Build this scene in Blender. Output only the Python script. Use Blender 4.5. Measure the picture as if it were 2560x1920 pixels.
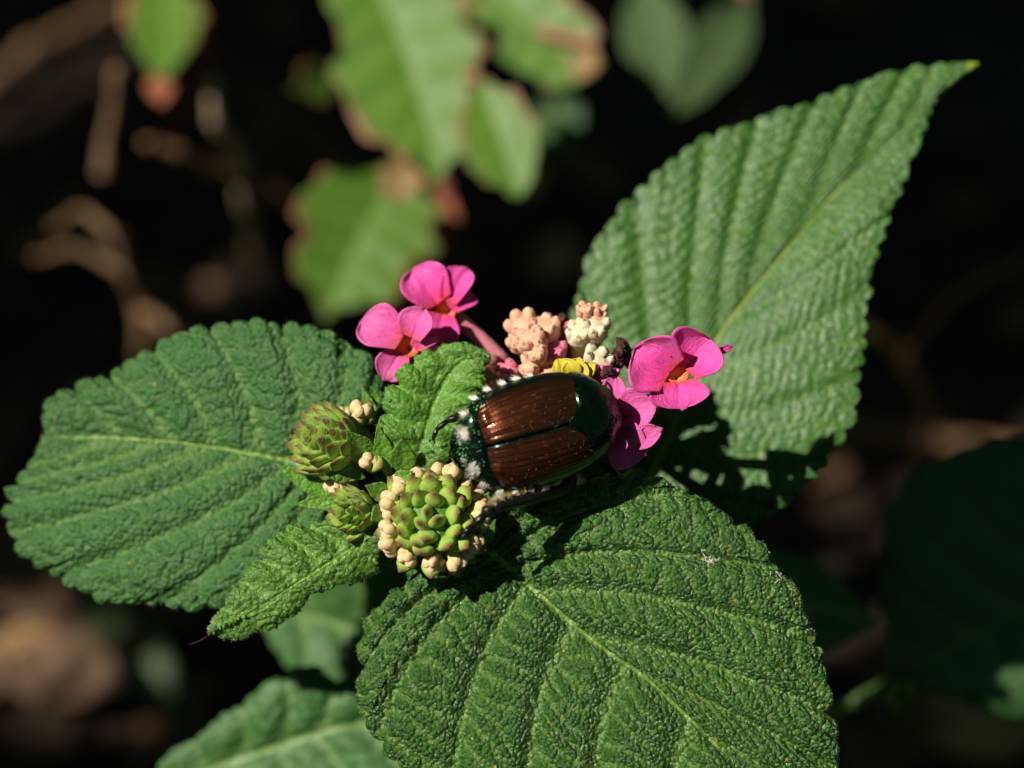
import bpy, math, random
import numpy as np
from mathutils import Matrix, Vector
random.seed(7); rng = np.random.default_rng(7)
for o in list(bpy.data.objects): bpy.data.objects.remove(o)
sc = bpy.context.scene; COL = sc.collection
MM = 0.001                                    # everything below is written in millimetres
# ------------------------------------------------------------------ camera, world, sun, exposure
PXMM = 42.0                                   # photo pixels per millimetre at the focused distance
LENS, SENS = 60.0, 36.0
D0 = 2560/PXMM*LENS/SENS                      # distance to the plane in focus (about 102 mm)
PITCH = math.radians(45); HF = 130.0          # looking down; height of the flower above the soil
cP, sP = math.cos(PITCH), math.sin(PITCH)
CAM = np.array([0, -D0*cP, HF + D0*sP])
RT, UP, FW = np.array([1., 0, 0]), np.array([0, sP, cP]), np.array([0, cP, -sP])
SUN = np.array([.60, -.42, .68]); SUN /= np.linalg.norm(SUN)   # travel of light: right, up, away
SUNW = RT*SUN[0] + UP*SUN[1] + FW*SUN[2]

cd = bpy.data.cameras.new('camera'); cam = bpy.data.objects.new('camera', cd); COL.objects.link(cam)
cd.lens = LENS; cd.sensor_width = SENS; cd.clip_start = .002; cd.clip_end = 60
cam.location = Vector(CAM*MM); cam.rotation_euler = (math.pi/2 - PITCH, 0, 0)
cd.dof.use_dof = True; cd.dof.focus_distance = (D0 - .5)*MM; cd.dof.aperture_fstop = 17; cd.dof.aperture_blades = 0
sc.camera = cam
sc.cycles.max_bounces = 4; sc.cycles.diffuse_bounces = 2; sc.cycles.glossy_bounces = 2; sc.cycles.transmission_bounces = 2; sc.cycles.caustics_reflective = False; sc.cycles.caustics_refractive = False
sc.render.resolution_x, sc.render.resolution_y = 1024, 768
w = bpy.data.worlds.new('World'); sc.world = w; w.use_nodes = True
nt = w.node_tree; bg = nt.nodes['Background']; sky = nt.nodes.new('ShaderNodeTexSky'); sky.sky_type = 'NISHITA'; sky.sun_disc = False
el = math.asin(-SUNW[2]); az = math.atan2(-SUNW[0], -SUNW[1])
sky.sun_elevation = el; sky.sun_rotation = az
nt.links.new(sky.outputs[0], bg.inputs[0]); bg.inputs[1].default_value = .05
sl = bpy.data.lights.new('sun', 'SUN'); sl.energy = 5.0; sl.angle = math.radians(.53); sl.color = (1, .93, .80)
so = bpy.data.objects.new('sun', sl); COL.objects.link(so); so.location = (-.6, -.2, 1.0)
so.rotation_euler = Vector(SUNW).to_track_quat('-Z', 'Y').to_euler()
sc.view_settings.view_transform = 'Standard'; sc.view_settings.look = 'None'; sc.view_settings.gamma = 1; sc.view_settings.exposure = .48

# ------------------------------------------------------------------ helpers
def P(px, py, d):                             # photo pixel + depth behind the focus plane (mm) -> world mm
    px, py, d = np.asarray(px, float), np.asarray(py, float), np.asarray(d, float)
    k = (D0 + d)/D0/PXMM
    return CAM + RT*((px-1280)*k)[..., None] + UP*((960-py)*k)[..., None] + FW*(D0+d)[..., None]
def G(px, py, h=0):                           # where the ray through a pixel meets the ground at height h
    v = P(px, py, 0) - CAM
    return CAM + v*((h - CAM[2])/v[2])
def cv(r, u, a): return RT*r + UP*u + FW*a     # camera-wise direction
def nrm(v): v = np.asarray(v, float); return v/np.maximum(np.linalg.norm(v, axis=-1, keepdims=True), 1e-9)

ORG = {}
def tag(o, label=None, cat=None, group=None, kind=None):
    if label: o['label'] = label
    if cat: o['category'] = cat
    if group: o['group'] = group
    if kind: o['kind'] = kind
    return o
def empty(name, loc, parent=None):
    o = bpy.data.objects.new(name, None); o.empty_display_size = .003; COL.objects.link(o); place(o, loc, parent); return o
def place(o, loc, parent):
    loc = np.asarray(loc, float); ORG[o.name] = loc
    o.location = Vector((loc - (ORG[parent.name] if parent else 0))*MM)
    if parent: o.parent = parent
def mesh(name, V, F, attrs=None, smooth=True):
    me = bpy.data.meshes.new(name); V = np.asarray(V, float)*MM
    if isinstance(F, np.ndarray):
        n, k = F.shape
        me.vertices.add(len(V)); me.vertices.foreach_set('co', V.ravel())
        me.loops.add(n*k); me.loops.foreach_set('vertex_index', F.astype(np.int32).ravel())
        me.polygons.add(n); me.polygons.foreach_set('loop_start', np.arange(0, n*k, k, dtype=np.int32))
        me.update(calc_edges=True)
    else:
        me.from_pydata(V.tolist(), [], F)
    if smooth: me.polygons.foreach_set('use_smooth', np.ones(len(me.polygons), bool))
    for k, a in (attrs or {}).items():
        at = me.attributes.new(k, 'FLOAT', 'POINT'); at.data.foreach_set('value', np.asarray(a, np.float32).ravel())
    me.validate(); return me
def add(name, V, F, m, parent=None, origin=None, attrs=None, smooth=True, solid=0):
    V = np.asarray(V, float)
    if origin is None:
        origin = V.mean(0)
        if parent is None: origin = np.array([origin[0], origin[1], V[:, 2].min()])
    me = mesh(name, V - origin, F, attrs, smooth); me.materials.append(m)
    o = bpy.data.objects.new(name, me); COL.objects.link(o); place(o, origin, parent)
    if solid:
        s = o.modifiers.new('thickness', 'SOLIDIFY'); s.thickness = solid*MM; s.offset = -1
    return o
def gridF(nr, nc, wrap=False):
    i = np.arange(nr-1)[:, None]; j = np.arange(nc if wrap else nc-1)[None]; j2 = (j+1) % nc
    return np.stack([i*nc+j, i*nc+j2, (i+1)*nc+j2, (i+1)*nc+j], -1).reshape(-1, 4)
def spline(keys, u):                          # Catmull-Rom through rows of keys at float index u
    K = np.asarray(keys, float); n = len(K); K = np.vstack([2*K[0]-K[1], K, 2*K[-1]-K[-2]])
    i = np.clip(np.floor(u).astype(int), 0, n-2); t = (u-i)[:, None]
    a, b, c, d = K[i], K[i+1], K[i+2], K[i+3]
    return .5*(2*b + (c-a)*t + (2*a-5*b+4*c-d)*t*t + (3*b-a-3*c+d)*t**3)
_lat = rng.random((256, 256))
def noise(x, y):                              # smooth value noise, 0..1
    x, y = np.asarray(x, float), np.asarray(y, float)
    xi, yi = np.floor(x).astype(int), np.floor(y).astype(int); fx, fy = x-xi, y-yi
    fx, fy = fx*fx*(3-2*fx), fy*fy*(3-2*fy); L = lambda a, b: _lat[a & 255, b & 255]
    return (L(xi, yi)*(1-fx)+L(xi+1, yi)*fx)*(1-fy) + (L(xi, yi+1)*(1-fx)+L(xi+1, yi+1)*fx)*fy
def tube(pts, rad, seg=8, sub=0):
    pts = np.asarray(pts, float); rad = np.asarray(rad, float)*np.ones(len(pts))
    if sub:
        u = np.linspace(0, len(pts)-1, (len(pts)-1)*sub+1); rad = np.interp(u, np.arange(len(pts)), rad); pts = spline(pts, u)
    T = nrm(np.gradient(pts, axis=0)); a = np.array([.31, .52, .79]); N = nrm(np.cross(T, a)); B = np.cross(T, N)
    th = np.linspace(0, 2*np.pi, seg, endpoint=False)
    V = pts[:, None] + rad[:, None, None]*(np.cos(th)[None, :, None]*N[:, None] + np.sin(th)[None, :, None]*B[:, None])
    n = len(pts); V = np.vstack([V.reshape(-1, 3), pts[:1], pts[-1:]])
    F = gridF(n, seg, True).tolist()
    F += [[(j+1) % seg, j, n*seg] for j in range(seg)] + [[(n-1)*seg+j, (n-1)*seg+(j+1) % seg, n*seg+1] for j in range(seg)]
    return V, F
def join(parts):
    Vs, Fs, k = [], [], 0
    for V, F in parts:
        Vs.append(V); Fs += [[i+k for i in f] for f in F]; k += len(V)
    return np.vstack(Vs), Fs
def cones(base, dirs, L, r):                  # open three-sided hairs
    n = len(base); d = nrm(dirs); a = nrm(np.cross(d, np.array([.3, .5, .8]))); b = np.cross(d, a); L = np.asarray(L).reshape(-1, 1)
    V = np.stack([base + a*r, base + (-.5*a+.87*b)*r, base + (-.5*a-.87*b)*r, base + d*L], 1).reshape(-1, 3)
    i = np.arange(n)[:, None, None]*4
    F = (i + np.array([[0, 1, 3], [1, 2, 3], [2, 0, 3]])[None]).reshape(-1, 3)
    return V, F

# ------------------------------------------------------------------ materials
def mat(name): m = bpy.data.materials.new(name); m.use_nodes = True; return m, m.node_tree, m.node_tree.nodes['Principled BSDF']
def N(t, kind, **kw):
    n = t.nodes.new('ShaderNode'+kind)
    for k, v in kw.items():
        if k in n.inputs.keys(): n.inputs[k].default_value = v
        else: setattr(n, k, v)
    return n
def ramp(t, fac, stops):
    r = t.nodes.new('ShaderNodeValToRGB'); e = r.color_ramp.elements
    while len(e) < len(stops): e.new(.5)
    for x, (p, c) in zip(e, stops): x.position = p; x.color = (*c, 1)
    t.links.new(fac, r.inputs[0]); return r.outputs[0]
def mix(t, fac, a, b, blend='MIX'):
    n = t.nodes.new('ShaderNodeMix'); n.data_type = 'RGBA'; n.blend_type = blend
    for s, v in ((0, fac), (6, a), (7, b)):
        if hasattr(v, 'links'): t.links.new(v, n.inputs[s])
        else: n.inputs[s].default_value = v if s == 0 else (*v, 1)
    return n.outputs[2]
def math_(t, op, a, b=None):
    n = t.nodes.new('ShaderNodeMath'); n.operation = op
    for i, v in enumerate((a, b)):
        if v is None: continue
        if hasattr(v, 'links'): t.links.new(v, n.inputs[i])
        else: n.inputs[i].default_value = v
    return n.outputs[0]
def attr(t, name): return N(t, 'Attribute', attribute_name=name).outputs['Fac']
def ocoord(t): return t.nodes.new('ShaderNodeTexCoord').outputs['Object']
def noise_n(t, scale, detail=3, rough=.6, co=None):
    n = N(t, 'TexNoise', Scale=scale, Detail=detail, Roughness=rough); t.links.new(co or ocoord(t), n.inputs['Vector']); return n.outputs['Fac']
def bump(t, b, h, dist, strength=1):
    n = N(t, 'Bump', Strength=strength, Distance=dist); t.links.new(h, n.inputs['Height']); t.links.new(n.outputs[0], b.inputs['Normal']); return n
def translucent(t, b, col, fac):
    tr = t.nodes.new('ShaderNodeBsdfTranslucent'); ms = t.nodes.new('ShaderNodeMixShader'); out = t.nodes['Material Output']
    if hasattr(col, 'links'): t.links.new(col, tr.inputs[0])
    else: tr.inputs[0].default_value = (*col, 1)
    ms.inputs[0].default_value = fac; t.links.new(b.outputs[0], ms.inputs[1]); t.links.new(tr.outputs[0], ms.inputs[2]); t.links.new(ms.outputs[0], out.inputs[0])

def leaf_mat(name, dark, light, vein, rough=.42, spec=.5, pebble=420, bdist=.00009, tr=.12, edge=None, tip=None, speck=True, sheen=0):
    m, t, b = mat(name); co = ocoord(t)
    n1 = noise_n(t, 160, 3, .6, co)
    c = mix(t, n1, dark, light)
    vo = N(t, 'TexVoronoi', Scale=pebble*6.5); t.links.new(co, vo.inputs['Vector'])
    cell = math_(t, 'POWER', vo.outputs['Distance'], 1.7)
    c = mix(t, math_(t, 'MULTIPLY', ramp(t, cell, [(.25, (0, 0, 0)), (.75, (1, 1, 1))]), .45), c, tuple(.5*x+.5*y for x, y in zip(light, vein)))
    c = mix(t, attr(t, 'vein'), c, vein)
    if edge:                                   # withered margin: (colour a, colour b, start)
        e = math_(t, 'ADD', attr(t, 'rim'), math_(t, 'MULTIPLY', math_(t, 'SUBTRACT', noise_n(t, 110, 2, .6, co), .5), 1.7))
        c = mix(t, ramp(t, e, [(edge[2], (0, 0, 0)), (edge[2]+.12, (1, 1, 1))]), c, edge[0])
        c = mix(t, ramp(t, e, [(edge[2]+.13, (0, 0, 0)), (min(edge[2]+.3, 1), (1, 1, 1))]), c, edge[1])
    if tip:
        c = mix(t, ramp(t, attr(t, 'along'), [(tip[1], (0, 0, 0)), (tip[2], (1, 1, 1))]), c, tip[0])
    if speck:                                  # yellowish grains and worn dots
        v2 = N(t, 'TexVoronoi', Scale=620); t.links.new(co, v2.inputs['Vector'])
        c = mix(t, ramp(t, v2.outputs['Distance'], [(.045, (1, 1, 1)), (.06, (0, 0, 0))]), c, (.42, .30, .08))
    t.links.new(c, b.inputs['Base Color'])
    rr = N(t, 'MapRange', **{'To Min': rough-.1, 'To Max': rough+.16}); t.links.new(noise_n(t, 900, 2, .5, co), rr.inputs[0]); t.links.new(rr.outputs[0], b.inputs['Roughness'])
    b.inputs['Specular IOR Level'].default_value = spec
    if sheen: b.inputs['Sheen Weight'].default_value = sheen; b.inputs['Sheen Roughness'].default_value = .4
    h = math_(t, 'ADD', math_(t, 'MULTIPLY', cell, -1.0), math_(t, 'MULTIPLY', noise_n(t, pebble*22, 2, .5, co), .5))
    h = math_(t, 'MULTIPLY', h, math_(t, 'SUBTRACT', 1.0, math_(t, 'MULTIPLY', attr(t, 'vein'), .8)))
    bump(t, b, h, bdist)
    translucent(t, b, tuple(min(1, x*1.6+y) for x, y in zip(light, (.02, .05, 0))), tr)
    return m
M = {}
M['leaf_front'] = leaf_mat('mature leaf', (.006, .046, .003), (.032, .125, .013), (.16, .28, .05), .19, .72, 600, bdist=.00025)
M['leaf_left'] = leaf_mat('left leaf', (.018, .088, .016), (.036, .136, .028), (.14, .26, .05), .34, .45, 520, bdist=.00017)
M['leaf_back'] = leaf_mat('back leaf', (.020, .088, .012), (.040, .135, .022), (.20, .28, .03), .40, .55, bdist=.00008, tip=((.35, .48, .03), .955, .985))
M['leaf_young'] = leaf_mat('young leaf', (.05, .17, .012), (.11, .28, .022), (.13, .31, .03), .42, .5, 500, .00012, .2, speck=False)
M['leaf_young2'] = leaf_mat('young purplish leaf', (.036, .12, .010), (.075, .20, .016), (.15, .31, .03), .36, .5, 500, .00014, .15)
M['leaf_low'] = leaf_mat('lower leaf', (.018, .085, .014), (.034, .125, .024), (.15, .26, .08), .42, .45, bdist=.0001, speck=False)
M['leaf_shade'] = leaf_mat('shaded leaf', (.016, .064, .018), (.030, .095, .026), (.08, .14, .03), .45, .6, bdist=.0001, speck=False)  # darker copy of the lower leaf, shade put into its base colour
M['bract'] = leaf_mat('bract', (.06, .19, .012), (.13, .32, .025), (.2, .4, .05), .42, .5, 600, .00008, .2, speck=False)
M['shrub_leaf'] = leaf_mat('shrub leaf', (.05, .135, .008), (.09, .19, .014), (.12, .22, .03), .5, .4, 150, .00005, .2, ((.20, .055, .03), (.34, .19, .09), .74), speck=False)
M['grey_leaf'] = leaf_mat('grey green leaf', (.035, .068, .022), (.065, .10, .038), (.09, .13, .05), .5, .4, 150, .00005, .15, speck=False)
M['rust_leaf'] = leaf_mat('rusty leaf', (.22, .05, .02), (.34, .10, .04), (.3, .12, .06), .6, .3, 150, .00005, .15, speck=False)
M['tan_leaf'] = leaf_mat('dead tan leaf', (.20, .12, .05), (.34, .22, .10), (.36, .25, .12), .7, .3, 150, .00006, .1, speck=False)
M['litter_leaf'] = leaf_mat('litter leaf', (.05, .028, .015), (.11, .065, .035), (.14, .09, .05), .7, .3, 150, .00008, .05, speck=False)

def plain(name, a, b_, rough=.5, spec=.5, scale=400, bd=0, tr=0, bs=1500, metal=0, coat=0):
    m, t, b = mat(name); c = mix(t, noise_n(t, scale, 4), a, b_); t.links.new(c, b.inputs['Base Color'])
    b.inputs['Roughness'].default_value = rough; b.inputs['Specular IOR Level'].default_value = spec; b.inputs['Metallic'].default_value = metal; b.inputs['Coat Weight'].default_value = coat
    if bd: bump(t, b, noise_n(t, bs, 4), bd)
    if tr: translucent(t, b, b_, tr)
    return m
M['hair'] = plain('leaf hairs', (.14, .26, .07), (.28, .38, .16), .22, .7)
M['stem'] = plain('green stem', (.05, .12, .02), (.10, .18, .035), .5, .4, 300, .0001)
M['red_stem'] = plain('reddish stem', (.22, .07, .05), (.30, .12, .08), .55, .4, 300, .0001)
M['twig'] = plain('twig bark', (.10, .06, .03), (.24, .15, .075), .8, .2, 250, .0004, bs=600)
M['pale_twig'] = plain('weathered twig', (.36, .29, .17), (.52, .43, .28), .8, .2, 250, .0003, bs=600)
M['withered'] = plain('withered brown', (.025, .008, .006), (.07, .02, .015), .6, .3, 900, .0001)
M['fluff'] = plain('white fluff', (.7, .68, .62), (.85, .83, .78), .6, .3)
M['grain'] = plain('orange grain', (.45, .12, .02), (.6, .22, .05), .5, .4)
M['bark'] = plain('bark', (.05, .035, .025), (.10, .07, .05), .9, .2, 60, .002, bs=120)
M['pollen'] = plain('pollen', (.55, .40, .16), (.7, .55, .28), .6, .3)

def petal_mat(name, base, midc, tipc, tr=.25, veined=False):
    m, t, b = mat(name); a = attr(t, 'along'); co = ocoord(t)
    a2 = math_(t, 'ADD', a, math_(t, 'MULTIPLY', math_(t, 'SUBTRACT', noise_n(t, 700, 3, .6, co), .5), .22))
    c = ramp(t, a2, [(.04, base), (.26, midc), (.9, tipc)])
    c = mix(t, math_(t, 'MULTIPLY', noise_n(t, 1500, 3, .6, co), .30), c, tuple(x*.6 for x in midc))
    t.links.new(c, b.inputs['Base Color']); b.inputs['Roughness'].default_value = .55; b.inputs['Specular IOR Level'].default_value = .3
    cb = t.nodes.new('ShaderNodeCombineXYZ'); t.links.new(math_(t, 'MULTIPLY', attr(t, 'across'), 9.), cb.inputs[0]); t.links.new(math_(t, 'MULTIPLY', a, 2.2), cb.inputs[1])
    vv = noise_n(t, 1.0, 4, .7, cb.outputs[0]) if veined else noise_n(t, 900, 3, .6, co)
    if veined: c = mix(t, ramp(t, vv, [(.42, (.55, .55, .55)), (.62, (0, 0, 0))]), c, tuple(x*.62 for x in midc)); c = mix(t, ramp(t, vv, [(.58, (0, 0, 0)), (.8, (.45, .45, .45))]), c, tuple(min(1, x*.7+.28) for x in tipc))
    t.links.new(c, b.inputs['Base Color']); b.inputs['Sheen Weight'].default_value = .15
    bump(t, b, math_(t, 'ADD', vv, math_(t, 'MULTIPLY', noise_n(t, 3500, 2, .6, co), .4)), .00012)
    translucent(t, b, c, tr); return m
M['pink'] = petal_mat('pink petal', (.85, .05, .03), (.92, .06, .42), (.92, .13, .52), .15, True)
M['rose'] = petal_mat('rose petal', (.88, .10, .03), (.88, .11, .45), (.86, .17, .50), .15, True)
M['yellow'] = petal_mat('yellow petal', (.92, .50, .02), (.92, .72, .02), (.90, .76, .10), .25, True)
M['peach'] = petal_mat('peach bud', (.55, .14, .11), (.84, .30, .20), (.90, .50, .34), .18)
M['cream'] = petal_mat('cream bud', (.75, .30, .22), (.82, .60, .42), (.82, .72, .50), .2)
M['tubepink'] = petal_mat('pink tube', (.72, .30, .30), (.80, .26, .36), (.85, .22, .36), .25)
M['budtip'] = petal_mat('green peach bud', (.36, .52, .07), (.76, .72, .24), (.86, .60, .38), .25)
M['scale'] = petal_mat('bud scale', (.28, .46, .05), (.38, .55, .09), (.16, .03, .03), .25)
for nd in M['scale'].node_tree.nodes:
    if nd.type == 'VALTORGB' and len(nd.color_ramp.elements) == 3: e = nd.color_ramp.elements; e[1].position = .72; e[2].position = .93

# ------------------------------------------------------------------ leaves
LIT = []                                      # points kept sunlit: the added leaf blocker overhead has gaps for them
def leaf(name, rows, depth, m, parent, nr=160, nc=120, bow=.12, teeth=(20, 14), fold=0, curl=0, droop=0, veins=(), vw=6, bulge=.25, tert=(42, .08), fine=.03,
         thick=.22, hairs=0, hl=.28, hr=.022, lit=True, origin=None, seed=1, ragged=0, tj=2.2, latc=.55, lit_up=-1e9, bB=1, tc=.16, foldB=None):
    """rows: (mx,my, ax,ay, bx,by) photo pixels from base to tip; depth(px,py)->mm"""
    R = np.asarray(rows, float); K = len(R)
    d = np.zeros(K)
    for i in range(1, K):
        q = R[i]-R[i-1]; d[i] = d[i-1] + .25*np.hypot(q[0], q[1]) + .375*np.hypot(q[2], q[3]) + .375*np.hypot(q[4], q[5])
    u = np.interp(np.linspace(0, 1, nr), d/d[-1], np.arange(K))
    S = spline(R, u); Mi, A, B = S[:, 0:2], S[:, 2:4], S[:, 4:6]
    md = nrm(np.gradient(Mi, axis=0)); h = nc//2; t = np.linspace(0, 1, h+1)**.92
    fade = np.clip((K-1-u)/2.0, 0, 1)**.7
    rn = np.random.default_rng(seed)
    pix = np.zeros((nr, 2*h+1, 2)); hgt = np.zeros((nr, 2*h+1)); vein = np.zeros_like(hgt); tt = np.zeros_like(hgt); dd = np.zeros_like(hgt); rowlen = np.zeros_like(hgt)
    for sgn, E in ((-1, A), (1, B)):
        ch = E-Mi; ln = np.hypot(*ch.T); C = .5*(Mi+E) - (bow*ln*fade)[:, None]*md
        q = ((1-t)**2)[None, :, None]*Mi[:, None] + (2*t*(1-t))[None, :, None]*C[:, None] + (t**2)[None, :, None]*E[:, None]
        arc = np.concatenate([[0], np.cumsum(np.hypot(*np.diff(E, axis=0).T))]); arc /= arc[-1]
        ph = arc*teeth[0] + 1.0*noise(arc*teeth[0]*.35+seed*3.1, sgn*5+seed) ; fr = ph - np.floor(ph)
        tooth = np.clip(np.sin(np.pi*np.clip(fr*1.02, 0, 1)), 0, 1)**.55 * (.6+.7*noise(np.floor(ph)*1.7, seed+sgn*9.)) - .6
        tg = nrm(np.gradient(E, axis=0)); out = np.stack([-tg[:, 1], tg[:, 0]], -1); out = out*np.sign((out*(E-Mi)).sum(-1, keepdims=True)); out = np.where(np.abs((nrm(E-Mi)*out).sum(-1, keepdims=True)) < .05, nrm(E-C), out)
        amp = teeth[1]*np.minimum(1, ln/150.)
        q = q + (amp*tooth)[:, None, None]*(t**7)[None, :, None]*out[:, None]
        if ragged: q = q + (ragged*(noise(u*2.3+seed, sgn*7.)-.5))[:, None, None]*(t**3)[None, :, None]*out[:, None]
        # veins
        vv = np.array([v + (.0 if sgn < 0 else .25) for v in veins])
        px_per_u = np.interp(u, np.arange(K)[:-1]+.5, np.maximum(np.hypot(*np.diff(.4*R[:, :2]+.6*R[:, (2 if sgn < 0 else 4):(4 if sgn < 0 else 6)], axis=0).T), 1))
        if len(vv):
            uu = u[:, None] - 0*t[None]
            dist = np.abs(uu[..., None]-vv).min(-1)*px_per_u[:, None]*(.35+.65*t[None])
            cid = np.searchsorted(vv, u)
            g = np.exp(-(dist/(vw*(.95-.5*t[None])))**2)
            bl = 1-np.exp(-(dist/(vw*2.6))**2)
            L = (ln[:, None]*t[None]); ph3 = L/tert[0] + (cid*1.37 % 1)[:, None]*3 + tj*noise(u[:, None]*2.6+cid[:, None]*7.3, L/75.) ; f3 = np.abs(ph3-np.floor(ph3)-.5)*tert[0]
            near = np.clip(f3/ (vw*1.0), 0, 9); g3 = np.exp(-near**2)
            hh = bulge*(bB if sgn > 0 else 1)*np.minimum(1, ln/200.)[:, None]*bl*np.clip(L/45, .15, 1) - tert[1]*(bB if sgn > 0 else 1)*np.exp(-(f3/(vw*1.5))**2)
            vn = np.maximum(g*latc, g3*tc*latc/.55)
        else: hh = np.zeros((nr, h+1)); vn = np.zeros((nr, h+1))
        Lm = ln[:, None]*t[None]; gm = np.exp(-(Lm/(vw*1.45*(1.15-.7*u[:, None]/K)))**4)
        gm = gm*np.clip(ln/130., 0, 1)[:, None]; vn = np.maximum(vn, gm); hh = hh - .12*gm
        # rolled margin
        dz = -(fold if sgn < 0 or foldB is None else foldB)*t[None]*(ln/300.)[:, None] + curl*(t**5)[None]*np.minimum(1, ln/260.)[:, None]
        if sgn < 0: sl_ = slice(h, None, -1); idx = np.arange(h, -1, -1)
        else: idx = np.arange(h, 2*h+1)
        pix[:, idx] = q; hgt[:, idx] = hh; vein[:, idx] = vn; tt[:, idx] = t[None]; dd[:, idx] = dz; rowlen[:, idx] = Lm
    s = (u/(K-1))[:, None]
    dep = depth(pix[..., 0], pix[..., 1]) + dd + droop*s**2
    W = P(pix[..., 0], pix[..., 1], dep)
    nu = np.cross(np.gradient(W, axis=0), np.gradient(W, axis=1)); nu = nrm(nu)
    flip = (nu*(CAM-W)).sum(-1).mean() < 0
    if flip: nu = -nu
    nz = noise(pix[..., 0]/13.+seed*11, pix[..., 1]/13.) - .5 + .6*(noise(pix[..., 0]/6.+seed*5, pix[..., 1]/6.)-.5)
    big = noise(pix[..., 0]/120.+seed, pix[..., 1]/120.) - .5
    W = W + nu*(hgt + fine*2*nz*(1-.6*vein) + .35*bulge*2*big)[..., None]
    F = gridF(nr, 2*h+1); F = F if flip else F[:, ::-1]
    rim = tt**2.2*np.ones_like(tt); al = s*np.ones_like(tt)
    o = add(name, W.reshape(-1, 3), F, m, parent, origin if origin is not None else W[0, h], {'vein': np.clip(vein, 0, 1)*.95, 'rim': rim, 'along': al}, solid=thick)
    if lit: q = W[::max(1, nr//16), ::max(1, nc//12)].reshape(-1, 3); LIT.extend(q[q@UP > lit_up].tolist())
    if hairs:
        idx = rn.integers(0, W.shape[0]*W.shape[1], hairs); eb = rn.random(hairs) < .10
        r_, c_ = np.divmod(idx, W.shape[1]); c_[eb] = np.where(rn.random(eb.sum()) < .5, 0, 2*h)
        b0 = W[r_, c_]; nn = nu[r_, c_]; outw = nrm(W[r_, np.clip(c_+np.sign(c_-h)*2, 0, 2*h)] - W[r_, np.clip(c_-np.sign(c_-h)*2, 0, 2*h)])
        dr = nn*.8 + .5*rn.normal(size=(hairs, 3)); dr[eb] = outw[eb] + .35*rn.normal(size=(eb.sum(), 3))
        V, F = cones(b0, dr, hl*(.5+rn.random(hairs)), hr)
        tag(add('hairs', V, F, M['hair'], o, ORG[o.name]), kind='stuff')
    return o
def blade(name, base, tip, width, m, parent, bend=0, shape=(.55, 1, .85, .4), nr=28, nc=16, side=0, cup=0, **kw):
    """small leaf from (px,py,d) base to (px,py,d) tip, given width in pixels"""
    b, tp = np.array(base, float), np.array(tip, float); ax = tp[:2]-b[:2]; L = np.hypot(*ax); n = np.array([-ax[1], ax[0]])/L
    K = len(shape)+2; rows = []
    prof = [.12] + list(shape) + [0.0]
    for i in range(K):
        f = i/(K-1); c = b[:2] + ax*f + n*bend*L*4*f*(1-f); wd = prof[i]*width/2
        rows.append((*c, *(c - n*wd + ax*.04*(i < K-1)), *(c + n*wd + ax*.04*(i < K-1))))
    g = ax/L/L*(tp[2]-b[2])
    dep = lambda x, y: b[2] + (x-b[0])*g[0] + (y-b[1])*g[1] + side*((x-b[0])*n[0] + (y-b[1])*n[1])/width
    kw.setdefault('teeth', (6, 3)); kw.setdefault('bulge', .04); kw.setdefault('tert', (30, .02)); kw.setdefault('fine', .015); kw.setdefault('vw', 4); kw.setdefault('bow', .05); kw.setdefault('thick', .12)
    return leaf(name, rows, dep, m, parent, nr, nc, fold=cup, **kw)

# ================================================================== GROUND
m, t, b = mat('soil'); co = ocoord(t)
c = ramp(t, noise_n(t, 60, 6, .65, co), [(.3, (.006, .005, .004)), (.6, (.022, .016, .010)), (.8, (.05, .035, .02))])
t.links.new(c, b.inputs['Base Color']); b.inputs['Roughness'].default_value = .95; b.inputs['Specular IOR Level'].default_value = .2
bump(t, b, noise_n(t, 220, 6, .7, co), .003); M['soil'] = m
gx = np.concatenate([[-30000, -6000, -1500], np.linspace(-420, 420, 170), [1500, 6000, 30000]]); gy = np.concatenate([[-30000, -6000, -1500], np.linspace(-300, 700, 200), [1500, 6000, 30000]])
X, Y = np.meshgrid(gx, gy); fadeg = (np.abs(X) < 430)*(Y > -310)*(Y < 710)
def soil_h(x, y): return 5*(noise(x/38., y/38.)-.5) + 3*(noise(x/13.+9, y/13.)-.5) + 1.6*(noise(x/5.+3, y/5.+8)-.5)
Z = soil_h(X, Y)*fadeg
tag(add('ground', np.stack([X, Y, Z], -1).reshape(-1, 3), gridF(len(gy), len(gx)), M['soil'], None, np.zeros(3)), kind='structure')

# ================================================================== THE FLOWERING PLANT
node = P(1130, 1400, 9.)
foot = np.array([node[0]+9, node[1]+6, -3.0])
plant = empty('lantana_plant', (foot[0], foot[1], 0))
tag(plant, 'flowering plant with toothed wrinkled leaves, pink blossoms and green bud clusters', 'plant')
V, F = tube([node + cv(0, 1.0, -2.5), node, node*.75+foot*.25+np.array([1.5, 0, 0]), node*.4+foot*.6+np.array([-1, 1, 0]), foot], [1.1, 1.35, 1.5, 1.8, 2.3], 12, 8)
add('stem', V, F, M['stem'], plant)
def stem_at(z): f = (node[2]-z)/(node[2]-foot[2]); return node*(1-f)+foot*f
def petiole(a, b, r0=.55, r1=.75, sag=None, m='stem', parent=None):
    a, b = np.asarray(a), np.asarray(b); mid = .5*(a+b) + (np.array([0, 0, -1.5]) if sag is None else sag)
    V, F = tube([a, mid, b], [r0, .5*(r0+r1), r1], 8, 6); return add('petiole', V, F, M[m], parent or plant)

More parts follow.
